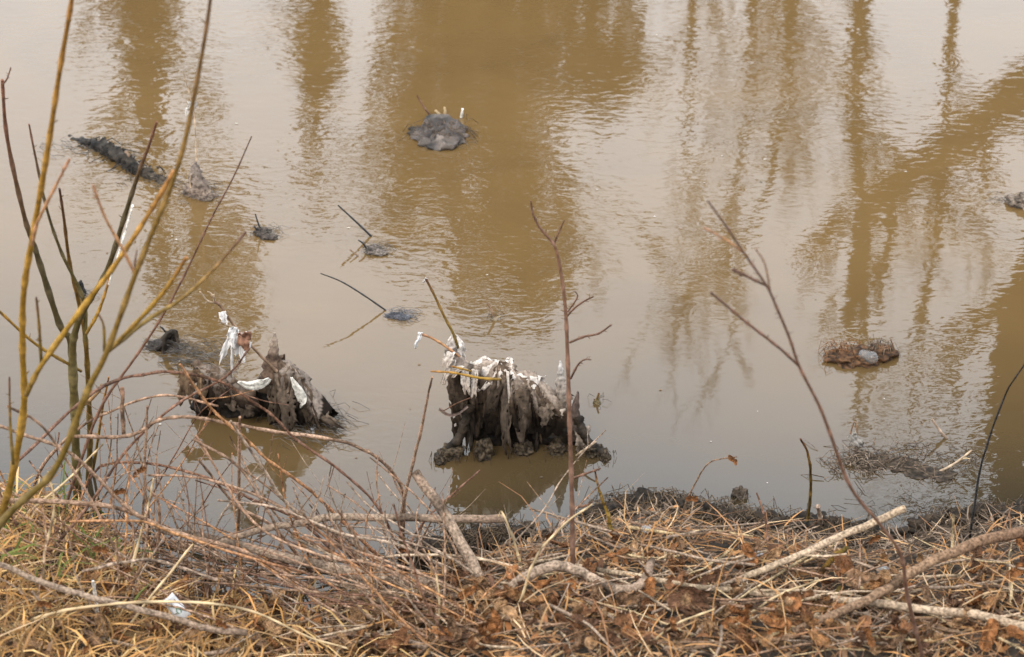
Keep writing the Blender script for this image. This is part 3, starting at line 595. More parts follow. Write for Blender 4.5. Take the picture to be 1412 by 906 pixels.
for x, y in ((610, 630), (625, 628), (640, 620), (665, 630), (712, 625), (768, 624), (812, 620), (830, 628)): fibres(mb, on_water(x, y) + Vector((0, -.02, 0)), .028, .015, 14, (.05, .035, .022), .022, .0012, .016)
tag(mb.build('rootlets', M_BARK, root), kind='stuff')
# the bunched white rag on its stalk
top = [at(627, 462, 6.5), at(622, 480, 6.48), at(626, 494, 6.47), at(640, 507, 6.47), at(660, 516, 6.46)]
mb = MB(); mb.tube(spline(top, 6), [.008 + .013 * math.sin(min(1, i / 14) * 1.6) for i in range(25)], [(.56, .49, .43), (.40, .32, .26), (.26, .2, .15)], 16, rough=.85, seed=2); mb.build('knotted_rag', M_CLOTH, root)
for (ax, ay, bx, by, w) in ((622, 485, 612, 507, .03), (625, 496, 612, 530, .022), (640, 508, 648, 545, .028), (655, 510, 652, 556, .022), (700, 512, 702, 560, .008), (634, 505, 620, 522, .03)):
    tatter(root, at(ax, ay, 6.44), at(bx, by, 6.42), w, (.78, .69, .6), (.46, .36, .28), ax * .37 + by, 'white_rag')
for px, w0, w1, c, ya, yb in (([(632, 480), (625, 460), (612, 435), (598, 405), (587, 384)], 5, 4, 'olive', 6.48, 6.5), ([(634, 492), (612, 476), (595, 466), (579, 460)], 4, 4, 'orange', 6.45, 6.45), ([(690, 523), (660, 521), (625, 514), (594, 512)], 5, 3, 'yellow', 6.4, 6.38), ([(650, 512), (635, 508), (622, 505)], 4, 3, 'yellow', 6.42, 6.4)):
    p = path(px, ya, yb); mb = MB(); mb.tube(p, (wpx(w0, p[0]), wpx(w1, p[-1])), PAIR[c], 7, .05); mb.build('stem', M_STEM, root)
strip(root, at(580, 458, 6.44), at(573, 480, 6.44), .012, ((.7, .68, .66), (.66, .64, .62)), .004, .3, 'plastic_scrap', M_PLASTIC)
strip(root, at(588, 383, 6.5), at(583, 390, 6.5), .008, ((.7, .66, .6), (.6, .55, .5)), .003, .3, 'plastic_scrap', M_PLASTIC)
mb = MB(); q = [at(777, 553, 6.5), at(774, 535, 6.5), at(773, 515, 6.5), at(773, 498, 6.5)]; mb.tube(spline(q, 6), (.026, .003), [(.2, .15, .11), (.45, .38, .32), (.66, .62, .58)], 10, rough=.7, seed=5); mb.build('rag_point', M_CLOTH, root)
mb = MB(); q = [at(795, 590, 6.46), at(793, 565, 6.47), at(797, 540, 6.48)]; mb.tube(spline(q, 6), (.022, .004), [(.06, .045, .035), (.14, .10, .08)], 10, rough=.7, seed=8); mb.build('rag_point', M_CLOTH, root)
p = spline([at(650, 548, 6.4), at(630, 556, 6.38), at(612, 566, 6.38), at(606, 563, 6.38)], 5); mb = MB(); mb.tube(p, (.002, .0015), PAIR['red'], 5)
p = spline([at(645, 560, 6.4), at(632, 570, 6.38), at(618, 572, 6.38), at(606, 564, 6.38)], 5); mb.ribbon(p, .012, (.28, .2, .16), Vector((0, 0, 1)), .2); mb.build('torn_loop', M_CLOTH, root)
p = spline([on_water(795, 628), at(806, 620, 6.36), at(822, 609, 6.36)], 5); mb = MB(); mb.tube(p, (.004, .003), PAIR['tan'], 6, .04); mb.build('stem', M_STEM, root)
tag(root, 'snag draped in torn muddy rags standing in the water, white cloth knotted on top', 'snag')
# -- left snag
b = on_water(360, 596); root = empty('rag_covered_snag', b)
RID = [(256, 508), (280, 511), (302, 516), (322, 528), (345, 536), (364, 530), (376, 516), (388, 505), (402, 510), (416, 528), (430, 556), (446, 590)]
rid = [at(x, y, 6.66 - .006 * i) for i, (x, y) in enumerate(RID)]
rs = spline(rid, 8); zl = lambda u: max(.04, rs[min(int(u * 88), 88)].z * np.interp(u, [0, .1, .3, .5, .62, .75, 1], [.3, .5, .6, .7, 1.05, 1.1, 1.0]))
core = MB()
for i in range(0, len(rs), 3):
    t = rs[i]; k = i / len(rs); core.blob((t.x, t.y, max(.03, t.z * .5)), (.032, .035, max(.03, t.z * .46)), (0, 0, 0), (0, 0, 0), .5, 3.2, 12, 10, i * .9)
B2 = ((.30, .24, .195), (.10, .072, .052), (.020, .014, .010)); ct = rs[len(rs) // 2]; t1, t2, t3 = rs[14], rs[58], rs[72]
sim_rags((core, Vector((ct.x, ct.y, 0))), [
    (t1 + Vector((.06, .0, 0)), .34, .30, .1, .30, 31.1, DK, 1.0, .4, 'cloth'), (t2 + Vector((0, -.01, 0)), .36, .46, .3, .34, 35.7, B2, 1.0, .3, 'cloth'), (t3 + Vector((.02, -.03, 0)), .30, .38, -.5, .37, 39.4, B2, 1.0, .3, 'cloth'),
    (t1 + Vector((.02, -.01, 0)), .20, .20, .4, .35, 44.2, B2, 1.05, .2, 'cloth'), (t3 + Vector((-.04, -.05, 0)), .20, .30, .9, .40, 52.1, DK, 1.0, .3, 'cloth')], root, rs)
mb = MB()
for (x, y, rx, rz, sd) in ((375, 560, .07, .10, 21), (410, 575, .07, .07, 22), (330, 566, .08, .05, 23), (285, 545, .05, .05, 25)):
    c = at(x, y, 6.66); mb.blob((c.x, c.y, c.z * .5), (rx, .04, rz), (.008, .006, .004), (.02, .014, .009), .4, 2.5, seed=sd)
mb.build('root_mass', M_WET, root)
random.seed(5)
for k in range(12):
    u = .02 + .96 * (k * .618 % 1); t = rs[int(u * (len(rs) - 1))]; sg = 1 if k % 5 == 4 else -1; dp = random.uniform(.02, .07); heap = u > .5
    ln = t.z * (random.uniform(.75, 1.05) if heap else random.uniform(.25, .65)); a = t + Vector((random.uniform(-.01, .01), sg * dp * .4, random.uniform(-.02, .008))); c = PALET[random.choice((1, 1, 2, 2, 3, 4))]
    tatter(root, a, Vector((a.x + (u - .62) * .30 * heap + random.gauss(0, .012), t.y + sg * (dp + .03), max(-.01, a.z - ln))), random.uniform(.03, .065), tuple(q * 1.15 for q in c[0]), tuple(q * 1.6 for q in c[1]), 900 + k * 2.71)
for (px, w) in (([(328, 526), (345, 533), (362, 529), (372, 522)], .035), ([(402, 520), (410, 538), (416, 552), (414, 562)], .035)):
    p = spline([at(x, y, 6.56) for x, y in px], 5); mb = MB(); n = len(p); mb.ribbon(p, [w * math.sin(.25 + 2.7 * i / n) for i in range(n)], (.85, .8, .7), Vector((.3, -.4, 1)), .3, 7); solid(mb.build('white_rag', M_CLOTH, root))
mb = MB(); q = [at(372, 535, 6.62), at(374, 505, 6.62), at(378, 480, 6.62), at(379, 459, 6.62)]; mb.tube(spline(q, 6), (.035, .004), [(.13, .08, .05), (.30, .2, .14), (.46, .37, .29)], 12, rough=.7, seed=6); mb.build('rag_point', M_CLOTH, root)
p = path([(392, 520), (372, 503), (345, 475), (320, 445), (304, 422), (296, 416)], 6.6, 6.55); mb = MB(); mb.tube(p, (wpx(5, p[0]), wpx(4, p[-1])), PAIR['brown'], 7, .05); st = mb.build('stem', M_STEM, root)
for px in ([(298, 418), (286, 415), (278, 405), (275, 402)], [(297, 416), (291, 405), (286, 402)], [(325, 452), (312, 448), (301, 443)], [(296, 417), (295, 406)]):
    p = path(px, 6.56, 6.54); mb = MB(); mb.tube(p, (.0035, .002), PAIR['tan'], 5, .04); mb.build('twig', M_STEM, st)
for (ax, ay, bx, by, w) in ((322, 452, 304, 505, .022), (330, 458, 333, 498, .04), (340, 470, 330, 490, .04), (322, 455, 325, 480, .035), (306, 430, 311, 448, .022), (320, 470, 322, 525, .008)):
    tatter(root, at(ax, ay, 6.54), at(bx, by, 6.53), w, (.70, .67, .64), (.58, .54, .50), ax * .71 + ay, 'plastic_scrap', M_PLASTIC)
strip(root, at(334, 458, 6.525), at(340, 483, 6.52), .035, ((.22, .11, .07), (.25, .13, .08)), .008, .25, 'leaf', M_LEAF)
mb = MB(); c = on_water(430, 585); fibres(mb, c, .09, .09, 160, (.10, .085, .07), .07, .0011, .006, -.6); fibres(mb, on_water(400, 565), .1, .06, 80, (.09, .075, .06), .06, .001, .01); tag(mb.build('trailing_fibres', M_WET, root), kind='stuff')
tag(root, 'low snag hung with brown rags, a thin stem above it holding white scraps', 'snag')

def clump(name, label, cat, px, size, cols, twigs=(), fib=0, flow=None, seed=1, amp=.5, plastic=None, fcol=(.10, .085, .07), m=None):
    """half-sunk heap: several lumps, sticks (pixel paths) and trailing fibres"""
    b = on_water(*px[0]); root = empty(name, b); mb = MB()
    for i, (x, y) in enumerate(px):
        c = on_water(x, y); s = size[i % len(size)]; mb.blob((c.x, c.y, s[2] * .15), s, cols[0], cols[1], min(amp, .45), 2.8, 36, 22, seed + i * 3.7)
    mb.build('heap', m or M_WET, root)
    for tp, w, c in twigs:
        w0 = on_water(*tp[0]); p = spline([at(x, y, w0.y) for x, y in tp], 5); t = MB(); t.tube(p, (wpx(w, p[0]), wpx(w * .6, p[-1])), PAIR[c], 6 if w < 8 else 12, .05 if w < 8 else 0, None, 0 if w < 8 else .9, x * .13); t.build('twig' if w < 8 else 'root', M_STEM if w < 8 else M_WET, root)
    if fib: t = MB(); fibres(t, b, size[0][0] * 1.1, size[0][1] * 1.2, fib, fcol, .05, .0009, .006, flow); tag(t.build('trailing_fibres', M_WET, root), kind='stuff')
    return tag(root, label, cat), root
# -- plastic covered heap
_, r = clump('debris_heap', 'grey plastic sheeting caught in a heap far out in the current', 'debris', [(606, 188), (580, 182), (625, 192)], [(.08, .06, .012), (.05, .05, .010), (.05, .05, .010)], ((.015, .012, .009), (.06, .045, .03)),
    [([(594, 160), (584, 147), (578, 137), (575, 131)], 4, 'red'), ([(614, 156), (613, 148)], 6, 'straw'), ([(606, 158), (600, 152)], 6, 'straw'), ([(636, 162), (638, 150)], 5, 'white')], 70, -.4, 3)
def sheet(root, px, z, cols, seed, amp=.02, nu=40, nv=26, zin=.0, m=None, name='plastic_sheet'):
    a, b_, c, d = [on_water(*p) for p in px]; mb = MB(); vs, cs = [], []
    for i in range(nu):
        for j in range(nv):
            u, v = i / (nu - 1), j / (nv - 1); X, Y = 2 * u - 1, 2 * v - 1; X, Y = X * math.sqrt(1 - Y * Y / 2), Y * math.sqrt(1 - X * X / 2); g = 1 + .28 * nz(X * 1.6 + seed, Y * 1.6, 3) * max(abs(X), abs(Y)); u, v = .5 + X * g * .5, .5 + Y * g * .5; p = (a.lerp(b_, u)).lerp(d.lerp(c, u), v); e = max(0, 1 - X * X - Y * Y) ** .6
            w = abs(nz(u * 3.2 + seed, v * 5.5, seed)); p = p + Vector((.02 * nz(u * 5, v * 5, seed + 3), .02 * nz(u * 4, v * 6, seed + 8), z * e + amp * 2 * (1 - 2 * w) * (.3 + e) + amp * .6 * nz(u * 14, v * 20, seed) - zin))
            vs.append(p); cs.append((*mixc(cols[0], cols[1], .5 + nz(u * 4, v * 6, seed + 1)), 1))
    mb.add(vs, [(i * nv + j, (i + 1) * nv + j, (i + 1) * nv + j + 1, i * nv + j + 1) for i in range(nu - 1) for j in range(nv - 1)], cs); return solid(mb.build(name, m or M_PLASTIC, root), .001)
sheet(r, [(568, 208), (640, 204), (646, 158), (574, 164)], .012, ((.012, .010, .009), (.13, .10, .08)), 2.3, .013)
sheet(r, [(585, 212), (640, 207), (644, 180), (590, 186)], .010, ((.02, .016, .013), (.16, .125, .10)), 6.1, .012)
t = MB(); fibres(t, on_water(606, 186), .075, .055, 70, (.13, .09, .06), .07, .0014, .028); tag(t.build('matted_twigs', M_BARK, r), kind='stuff')
# -- the sunken log
b = on_water(150, 215); root = empty('sunken_log', b); p = spline([on_water(x, y) + Vector((0, 0, z)) for x, y, z in ((88, 186, -.03), (118, 196, -.012), (145, 208, .008), (170, 224, .008), (190, 237, .002), (225, 250, -.008), (255, 262, -.03))], 8)
mb = MB(); mb.tube(p, [.03 - .010 * abs(i / 20 - 1) for i in range(len(p))], [(.04, .036, .032), (.03, .024, .018), (.06, .045, .03)], 18, rough=.9, seed=4); mb.build('trunk', M_WET, root)
mb = MB()
for i in range(8, len(p) - 7):
    for k in range(3): q = p[i] + Vector((random.gauss(0, .022), random.gauss(0, .018), .016)); mb.tube([q, q + Vector((random.gauss(0, .014), random.gauss(0, .012), .006)), q + Vector((random.gauss(0, .035), random.gauss(0, .03), -.02))], (.0028, .0012), (.03, .026, .022), 4)
tag(mb.build('weed_fringe', M_WET, root), kind='stuff')
q = spline([on_water(174, 222) + Vector((0, 0, .04)), on_water(192, 237)], 4); mb = MB(); mb.tube(q, (.006, .004), PAIR['brown'], 6); mb.build('twig', M_STEM, root)
mb = MB(); fibres(mb, on_water(120, 205), .14, .06, 70, (.10, .085, .07), .07, .001, .002, -.5); fibres(mb, on_water(220, 250), .12, .05, 60, (.16, .13, .1), .06, .001, .003, -.4); tag(mb.build('trailing_weed', M_WET, root), kind='stuff')
tag(root, 'dark weedy log lying nearly sunk behind the yellow wands', 'log')
# -- small snags
_, r = clump('rag_snag', 'small pale rag bunched at the foot of a thin upright stem', 'snag', [(272, 266), (284, 272)], [(.05, .05, .03), (.035, .035, .02)], ((.07, .05, .04), (.20, .15, .11)), [([(270, 258), (271, 225), (270, 196)], 3, 'tan'), ([(266, 270), (262, 250), (264, 240)], 3, 'tan')], 60, -.1, 8)
q = [on_water(272, 268) + Vector((0, .01, z)) for z in (0, .05, .1, .13)]; mb = MB(); mb.tube(spline(q, 5), (.045, .004), [(.28, .2, .15), (.34, .27, .22), (.2, .16, .14)], 12, rough=.8, seed=9); mb.build('rag', M_CLOTH, r)
strip(r, at(264, 140, on_water(270, 258).y), at(258, 160, on_water(270, 258).y), .03, ((.6, .55, .5), (.55, .5, .44)), .01, .3, 'plastic_scrap', M_PLASTIC)
q = path([(271, 225), (268, 160), (260, 125), (252, 98)], on_water(270, 258).y, on_water(270, 258).y); mb = MB(); mb.tube(q, (.0025, .0015), PAIR['tan'], 5, .05); mb.build('twig', M_STEM, r)
clump('drift_snag', 'tiny dark snag with two short twigs poking from the current', 'snag', [(362, 322), (372, 328)], [(.03, .03, .018), (.03, .025, .01)], ((.03, .026, .022), (.09, .07, .055)), [([(362, 322), (356, 308), (352, 295)], 4, 'black'), ([(360, 322), (350, 312)], 5, 'black')], 40, -.2, 14)
clump('drift_snag', 'small knot of grass at the foot of a short dark stick', 'snag', [(515, 347), (524, 350)], [(.03, .03, .02), (.025, .02, .012)], ((.06, .05, .04), (.17, .14, .12)), [([(512, 326), (490, 305), (466, 283)], 4, 'black'), ([(507, 346), (501, 336), (494, 331)], 4, 'black'), ([(494, 353), (482, 344)], 3, 'brown')], 50, -.2, 19)
clump('drift_snag', 'grey scum trailing from the foot of a long slanting wire-thin stick', 'snag', [(545, 436), (555, 438)], [(.035, .02, .008), (.03, .02, .006)], ((.05, .05, .055), (.10, .10, .11)), [([(532, 428), (500, 406), (470, 388), (442, 377)], 3, 'black')], 50, -.2, 25, fcol=(.08, .08, .09))
clump('drift_snag', 'lone weed wisp standing in the mirrored dark mass', 'snag', [(682, 440)], [(.012, .012, .008)], ((.12, .09, .06), (.25, .2, .14)), [([(683, 440), (678, 428), (672, 418)], 5, 'brown'), ([(680, 440), (690, 436)], 3, 'straw')], 8, None, 31)
clump('drift_snag', 'tiny leafy tip poking up right of the rag snag', 'snag', [(823, 556)], [(.012, .012, .012)], ((.10, .08, .04), (.16, .12, .06)), [([(823, 556), (824, 548), (826, 542)], 5, 'olive'), ([(822, 556), (819, 550)], 3, 'olive')], 6, None, 33)
clump('root_knot', 'gnarled black root knot breaking the surface behind the left rag snag', 'root', [(222, 478), (236, 470), (240, 482)], [(.045, .03, .018), (.025, .02, .025), (.02, .02, .02)], ((.02, .018, .016), (.07, .055, .045)), [([(232, 462), (226, 455), (221, 450)], 4, 'black'), ([(205, 474), (222, 470), (236, 460), (243, 466), (240, 486)], 10, 'mud'), ([(215, 484), (230, 472), (240, 476), (246, 488)], 8.5, 'mud'), ([(226, 486), (228, 466), (240, 456), (246, 472)], 9, 'mud'), ([(200, 470), (212, 476), (226, 482)], 9, 'mud')], 60, -.3, 41, .4)
mb = MB(); c = on_water(270, 490); fibres(mb, c, .09, .08, 170, (.09, .08, .07), .06, .0011, .005, -.35); tag(mb.build('weed_mat', M_WET, None, c), 'mat of grey trailing weed streaming from the black root knot', kind='stuff')
clump('drift_snag', 'small black nub rising from the water inside the shrub', 'snag', [(112, 408)], [(.018, .018, .05)], ((.02, .018, .016), (.05, .045, .04)), [], 20, -.3, 45)
_, r = clump('bottle_clump', 'rusty brown clump of rootlets holding a clear plastic bottle', 'debris', [(1165, 496), (1190, 496), (1215, 490)], [(.065, .05, .024), (.06, .05, .034), (.05, .05, .034)], ((.02, .013, .008), (.12, .06, .028)), [([(1222, 486), (1231, 478), (1228, 468)], 3, 'red'), ([(1228, 487), (1234, 482)], 6, 'black'), ([(1150, 492), (1138, 484), (1136, 480)], 5, 'brown')], 0, None, 51, .7)
t = MB(); fibres(t, on_water(1165, 492), .05, .035, 80, (.18, .08, .03), .045, .0011, .03); tag(t.build('rootlets', M_STEM, r), kind='stuff')
t = MB(); fibres(t, on_water(1208, 488), .035, .03, 45, (.17, .125, .085), .03, .0011, .04); tag(t.build('rootlets', M_STEM, r), kind='stuff')
c = on_water(1190, 502); mb = MB(); ax = Vector((.55, -.75, .25)).normalized(); q = [c + Vector((-.012, .035, .016)) + ax * (k * .009) for k in range(10)]
mb.tube(q, [.010, .016, .021, .022, .020, .022, .020, .022, .021, .014], (.62, .63, .64), 16); bt = mb.build('bottle', M_PLASTIC, r)
gm = bpy.data.materials.new('clear_plastic'); gm.use_nodes = True; g = gm.node_tree.nodes['Principled BSDF']; g.inputs['Base Color'].default_value = (.70, .70, .68, 1); g.inputs['Transmission Weight'].default_value = .9; g.inputs['Roughness'].default_value = .12; g.inputs['IOR'].default_value = 1.3; bt.data.materials[0] = gm
clump('debris_heap', 'dark drift lump at the edge with a pale top, beyond the slender forked reflection', 'debris', [(1404, 280), (1416, 282)], [(.045, .04, .03), (.05, .05, .04)], ((.05, .04, .03), (.22, .17, .13)), [], 30, 3.0, 61)
# sunken debris raft near the shore
_, r = clump('debris_raft', 'half sunken raft of matted twigs and weed close to the bank', 'debris', [(1200, 636), (1240, 640), (1270, 650), (1300, 655)], [(.06, .05, .008), (.06, .04, .006), (.05, .04, .004), (.04, .04, .004)], ((.02, .015, .01), (.07, .05, .033)), [([(1296, 650), (1315, 640), (1340, 621)], 5, 'tan'), ([(1322, 636), (1330, 632), (1338, 633)], 3, 'straw'), ([(1305, 604), (1296, 594), (1285, 578)], 6, 'grey'), ([(1180, 612), (1182, 590), (1178, 582), (1172, 600)], 4, 'brown')], 0, None, 71)
mb = MB(); fibres(mb, on_water(1240, 638), .18, .07, 150, (.14, .10, .07), .07, .0014, .003); fibres(mb, on_water(1190, 640), .06, .05, 120, (.2, .15, .11), .05, .0014, .008); fibres(mb, on_water(1290, 700), .2, .05, 60, (.10, .075, .055), .06, .0012, .002); tag(mb.build('matted_twigs', M_BARK, r), kind='stuff')
strip(r, at(1174, 598, on_water(1178, 622).y), at(1188, 616, on_water(1178, 622).y), .03, ((.22, .2, .17), (.26, .23, .2)), .01, .3, 'plastic_scrap', M_PLASTIC)
clump('drift_snag', 'dark curled scrap poking up off the debris bank', 'snag', [(1020, 684)], [(.025, .02, .025)], ((.04, .03, .022), (.09, .065, .045)), [([(1018, 684), (1014, 676)], 6, 'black')], 12, None, 77)
random.seed(4); mb = MB()
for k in range(90):                          # flecks of leaf and foam riding on the water
    p = on_water(random.uniform(0, 1412), random.uniform(0, 690)) + Vector((0, 0, .0015)); q = random.uniform(.002, .006); c = random.choice(((.5, .45, .38), (.2, .12, .06), (.08, .06, .04)))
    mb.add([p + Vector((q * random.uniform(.6, 1.4) * math.cos(a), q * random.uniform(.4, 1) * math.sin(a), .001 * random.random())) for a in (0, 1.2, 2.5, 3.7, 5)], [(0, 1, 2, 3, 4)], (*c, 1))
o = tag(mb.build('floating_flecks', M_STRAW), 'tiny flecks of leaf and foam drifting on the water', kind='stuff')
# dark flood wrack along the waterline
for lab, px, n in (('dark heap of flood wrack at the waterline under the bent olive stem', [(985, 736), (960, 730), (1010, 742), (1030, 748)], 200), ('dark flood wrack piled at the waterline right of the sapling', [(870, 722), (900, 718), (930, 724), (845, 730)], 200), ('black wet wrack caught behind the slanting broken stick', [(640, 768), (680, 762), (715, 762), (600, 785)], 160), ('wet black wrack at the waterline under the sharp peeled stick', [(1150, 752), (1110, 748), (1190, 760), (1070, 748)], 90), ('wet black wrack at the waterline below the thin dark switch', [(1330, 740), (1290, 748), (1370, 736), (1405, 732)], 90)):
    b = on_water(*px[0]); root = empty('flood_wrack', b); mb = MB()
    for i, (x, y) in enumerate(px): c = on_water(x, y); mb.blob((c.x, c.y, .03), (.085, .06, .05), (.008, .006, .004), (.04, .028, .018), .7, 3.2, 34, 20, 81 + i * 2.3 + n * .01 + x)
    mb.build('heap', M_WET, root); mb = MB()
    for x, y in px: fibres(mb, on_water(x, y), .07, .045, n // 2, (.12, .085, .055), .075, .0014, .07)
    tag(mb.build('stalks', M_BARK, root), kind='stuff'); tag(root, lab, 'debris')

# ------------------------------------------------------------------ leaf litter, straw, wrapper
def leaf_mesh(kind, seed):
    rnd = random.Random(seed); n = 22; vs, fs = [], []; mb = MB(); rings = 4
    for k in range(rings + 1):
        for i in range(n):
            a = 2 * math.pi * i / n
            rr = (.5 + .5 * abs(math.cos(a * 2.5)) ** .7 + .12 * math.cos(a)) if kind == 'lobed' else (.42 + .58 * abs(math.cos(a)) ** 1.6)
            q = k / rings; x, y = math.cos(a) * rr * q, math.sin(a) * rr * q * (1 if kind == 'lobed' else .85)
            z = .35 * nz(x * 2.5 + seed, y * 2.5, seed) + .05 * math.cos(a * 5) * q
            vs.append(Vector((x, y, z)))
    k1, k2 = rnd.uniform(.9, 2.2), rnd.uniform(-.6, 1.2)
    for v in vs:                             # dry leaves roll up about the midrib and bow along it
        a = v.y * k1; h = v.z * .6 + .10 * nz(v.x * 5, v.y * 5, seed + 4); y, z = (1 / k1 - h) * math.sin(a), 1 / k1 - (1 / k1 - h) * math.cos(a); v.y, v.z = y, z + k2 * v.x * v.x * .5
    fs = [(k * n + i, k * n + (i + 1) % n, (k + 1) * n + (i + 1) % n, (k + 1) * n + i) for k in range(rings) for i in range(n)]
    return vs, fs
LCOL = [(.30, .125, .045), (.21, .095, .042), (.36, .18, .075), (.13, .065, .035), (.38, .22, .11), (.25, .145, .08)]
LM, LN = [], []; CNAME = ['rusty', 'brown', 'orange brown', 'dark brown', 'tan', 'dull brown']
for k in range(8):
    vs, fs = leaf_mesh('lobed' if k % 2 else 'ovate', k * 7.3)
    for c in LCOL[k % 3::3]:
        mb = MB(); mb.add(vs, fs, [(*[q * (1 + .7 * nz(v.x * 3, v.y * 3, k) - .3 * (abs(v.y) < .04)) for q in c], 1) for v in vs])
        mb.tube([Vector((.4, 0, .02)), Vector((.0, 0, .02)), Vector((-1.0, 0, .1)), Vector((-1.5, .1, .25))], (.02, .015), tuple(q * .8 for q in c), 4)
        o = mb.build('leaf_pattern', M_LEAF); me = o.data; bpy.data.objects.remove(o); LM.append(me); LN.append((CNAME[LCOL.index(c)], 'lobed' if k % 2 else 'oval'))
def leaf(p, s, rot, label, group=None, me=None):
    o = bpy.data.objects.new('dead_leaf', me or random.choice(LM)); COL.objects.link(o); o.location = p; o.scale = (s, s, s * random.uniform(.7, 1.2)); o.rotation_euler = rot
    return tag(o, label, 'leaf', group)
random.seed(77)
for k in range(430):
    x = random.uniform(-10, 1420); top = np.interp(x, [0, 200, 420, 640, 850, 1000, 1200, 1412], [740, 800, 850, 800, 745, 765, 785, 760]); y = top + (915 - top) * random.random() ** .6
    if x < 330 and random.random() < .55: continue
    p = ghit(x, y); p.z += random.uniform(.03, .065)
    i = random.randrange(len(LM)); d = '%s %s dead leaf' % (LN[i])
    leaf(p, random.uniform(.018, .045), (random.gauss(0, .7), random.gauss(0, .7), random.uniform(0, 6.28)), d + ' curled up in the litter of the bank', LN[i][0] + ' ' + LN[i][1] + ' leaves in the bank litter', LM[i])
for x, y, s, lab in ((375, 868, .085, 'largest brown curled leaf lying on the golden grass by the brush'), (425, 885, .07, 'crumpled brown leaf beside the largest curled leaf'), (955, 852, .06, 'torn orange brown leaf under the long smooth branch'), (1190, 822, .06, 'bright rusty leaf between the crossing branches'),
                     (1165, 808, .05, 'rusty curled leaf beside the short olive stub'), (1360, 855, .06, 'dark brown folded leaf above the long smooth branch')):
    p = ghit(x, y); p.z += .05; leaf(p, s, (-.7, random.gauss(0, .4), random.uniform(0, 6.28)), lab)
for x, y, Y in ((190, 650, 5.45), (163, 678, 5.4), (139, 757, 5.2), (170, 785, 5.25), (556, 757, 5.6), (62, 832, 4.95), (1013, 634, 5.7), (953, 687, 5.75), (307, 860, 5.0), (1203, 743, 5.5), (915, 760, 5.6), (757, 738, 5.75)):
    leaf(at(x, y, Y), .022, (1.45, random.gauss(0, .3), random.gauss(0, .6)), 'small orange dead leaf hanging upright from a stem', 'dead leaves hanging on stems', LM[0])
stick('dry_stem', 'arching dry stem with two hanging leaves above the flood wrack', 'stem', [(938, 722), (945, 695), (962, 660), (978, 638), (1000, 632), (1016, 630)], 3, 2, 'brown', y1=5.7, sides=5, nodes=.04)

def blades(name, n, region, wid, ln, cols, up, seed, z0=0., kind='stuff'):
    """thin bent blades scattered on the bank: one ribbon each"""
    rnd = random.Random(seed); V, F, C = [], [], []; x0, x1, y0, y1, dens = region
    k = 0
    while k < n:
        x, y = rnd.uniform(x0, x1), rnd.uniform(y0, y1); d = shore(x) - y
        if d < .02 or rnd.random() > dens(x, d): continue
        if nz(x * 6, y * 6, seed) < rnd.uniform(-.6, .35): continue
        k += 1; z = gz(x, y) + z0 + rnd.random() ** 2 * .035; a = rnd.uniform(0, 6.28); L = ln * rnd.uniform(.4, 1.4); u = up * rnd.random(); w = wid * rnd.uniform(.5, 1.4)
        h = Vector((math.cos(a), math.sin(a), 0)); s_ = Vector((-h.y, h.x, rnd.uniform(-.6, .6))).normalized() * w / 2; p = Vector((x, y, z)); dr = (h + Vector((0, 0, u))).normalized()
        c = rnd.choice(cols); g = rnd.uniform(.6, 1.3); b0 = len(V); bend = Vector((rnd.gauss(0, .25), rnd.gauss(0, .25), -.35 * u - .05))
        q = p
        for i in range(4):
            q = q.copy(); q.z = max(q.z, gz(q.x, q.y) + .003); t = s_ * (1 if i < 3 else .25); V += [q - t, q + t]; C += [(c[0] * g, c[1] * g, c[2] * g, 1)] * 2
            q = q + dr * (L / 3); dr = (dr + bend).normalized()
        F += [(b0 + 2 * i, b0 + 2 * i + 1, b0 + 2 * i + 3, b0 + 2 * i + 2) for i in range(3)]
    mb = MB(); mb.add(V, F, C); return tag(mb.build(name, M_STRAW), kind=kind)
STR = [(.07, .04, .022), (.11, .058, .03), (.18, .095, .05), (.44, .26, .12), (.36, .19, .08), (.54, .37, .21), (.27, .14, .065), (.22, .11, .055), (.40, .20, .075)]
GOLD = [(.20, .11, .04), (.12, .07, .03), (.50, .27, .095), (.42, .21, .07), (.56, .36, .15), (.36, .18, .055), (.50, .33, .15), (.28, .15, .06)]
GREY = [(.18, .13, .09), (.10, .07, .048), (.28, .2, .14), (.06, .042, .028)]
o = blades('straw_litter', 7000, (-1.9, 2.0, 4.3, 6.3, lambda x, d: min(1, max(0, d - .05) * 3.5)), .0036, .10, STR, .5, 3); o['label'] = 'matted dry straw covering the bank'
o = blades('wrack_straw', 2600, (-.4, 2.0, 5.0, 6.3, lambda x, d: max(0, 1 - d * 2.2)), .0035, .08, GREY, .35, 5); o['label'] = 'grey washed straw along the waterline'
o = blades('golden_grass', 5600, (-1.9, -.2, 4.3, 6.2, lambda x, d: min(1, max(0, (-.15 - x) * 1.6)) * min(1, d * 3)), .0045, .12, GOLD, 1.7, 9); o['label'] = 'long golden dead grass on the bank'
o = blades('green_grass', 90, (-1.5, -1.05, 5.2, 6.05, lambda x, d: 1), .006, .16, [(.10, .13, .03), (.15, .17, .04)], 3.0, 13); o['label'] = 'few green grass blades in the dead grass'
o = blades('leaf_crumbs', 3500, (-1.4, 2.0, 4.3, 6.3, lambda x, d: min(1, d * 2.5)), .011, .03, LCOL, .9, 15); o['label'] = 'broken brown leaf crumbs among the straw'
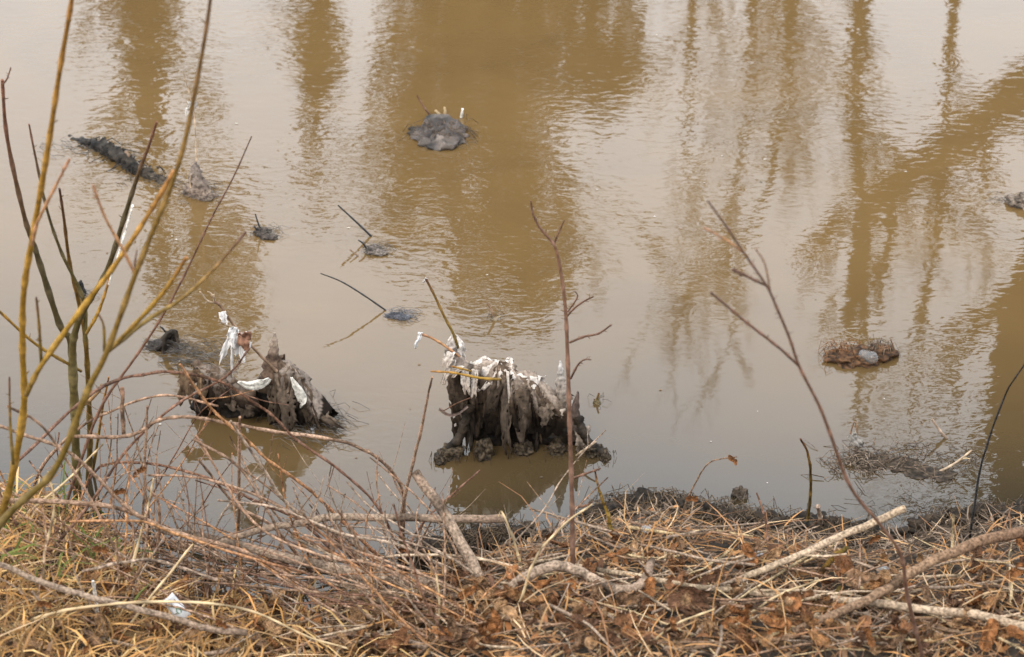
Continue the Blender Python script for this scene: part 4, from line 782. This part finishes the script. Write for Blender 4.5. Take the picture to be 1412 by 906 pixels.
o = blades('long_straw', 600, (-1.5, 2.0, 4.3, 6.2, lambda x, d: min(1, d * 3)), .0030, .24, STR[3:], .5, 21, .012); o['label'] = 'long criss-crossing dry stalks over the litter'
# green leaf blade, wrapper and scraps
p0 = at(184, 830, 5.1); mb = MB(); mb.ribbon(spline([p0, at(196, 815, 5.1), at(211, 801, 5.1)], 5), [.004, .012, .016, .018, .018, .016, .014, .011, .008, .005, .002], (.13, .15, .035), Vector((.5, -.6, .4)), .25)
tag(mb.build('green_blade', M_STEM, None, p0), 'single broad green leaf blade beside the white wrapper', 'leaf')
c = ghit(243, 842); c += (CAM - c).normalized() * .24; root = empty('wrapper', c); X = (at(258, 857, c.y - .05) - at(228, 822, c.y - .05)).normalized(); Yv = X.cross(Vector((0, -.75, .66))).normalized(); Nn = X.cross(Yv); Nn = Nn if Nn.z > 0 else -Nn; o0 = at(243, 838, c.y - .05)
mb = MB(); vs = []
for i in range(9):
    for j in range(5): u, v = i / 8 - .5, j / 4 - .5; vs.append(o0 + X * u * .085 + Yv * v * .036 + Nn * (.008 * math.cos(v * 3) + .004 * math.sin(u * 9)))
mb.add(vs, [(i * 5 + j, i * 5 + j + 1, i * 5 + j + 6, i * 5 + j + 5) for i in range(8) for j in range(4)], (.8, .8, .79, 1)); solid(mb.build('sleeve', M_PAPER, root), .0015)
mb = MB(); ring = [o0 + X * (.006 + .008 * math.cos(a)) + Yv * .0055 * math.sin(a) + Nn * .0125 for a in np.linspace(.4, 6.0, 14)]; mb.tube(ring, (.0012, .0012), (.05, .2, .09), 5); mb.build('printed_mark', M_PAPER, root)
tag(root, 'white plastic wrapper with a green mark caught in the dead grass', 'litter')
for x, y, s in ((893, 742, .02), (1217, 800, .022), (1040, 775, .02)):
    p = ghit(x, y); p.z += .03; mb = MB(); mb.blob(p, (s, s * .8, s * .5), (.42, .41, .4), (.2, .2, .2), .6, 2.5, 14, 10, x); tag(mb.build('plastic_scrap', M_PLASTIC, None, p), 'small crumpled whitish plastic scrap in the straw', 'litter', 'plastic scraps in the straw')
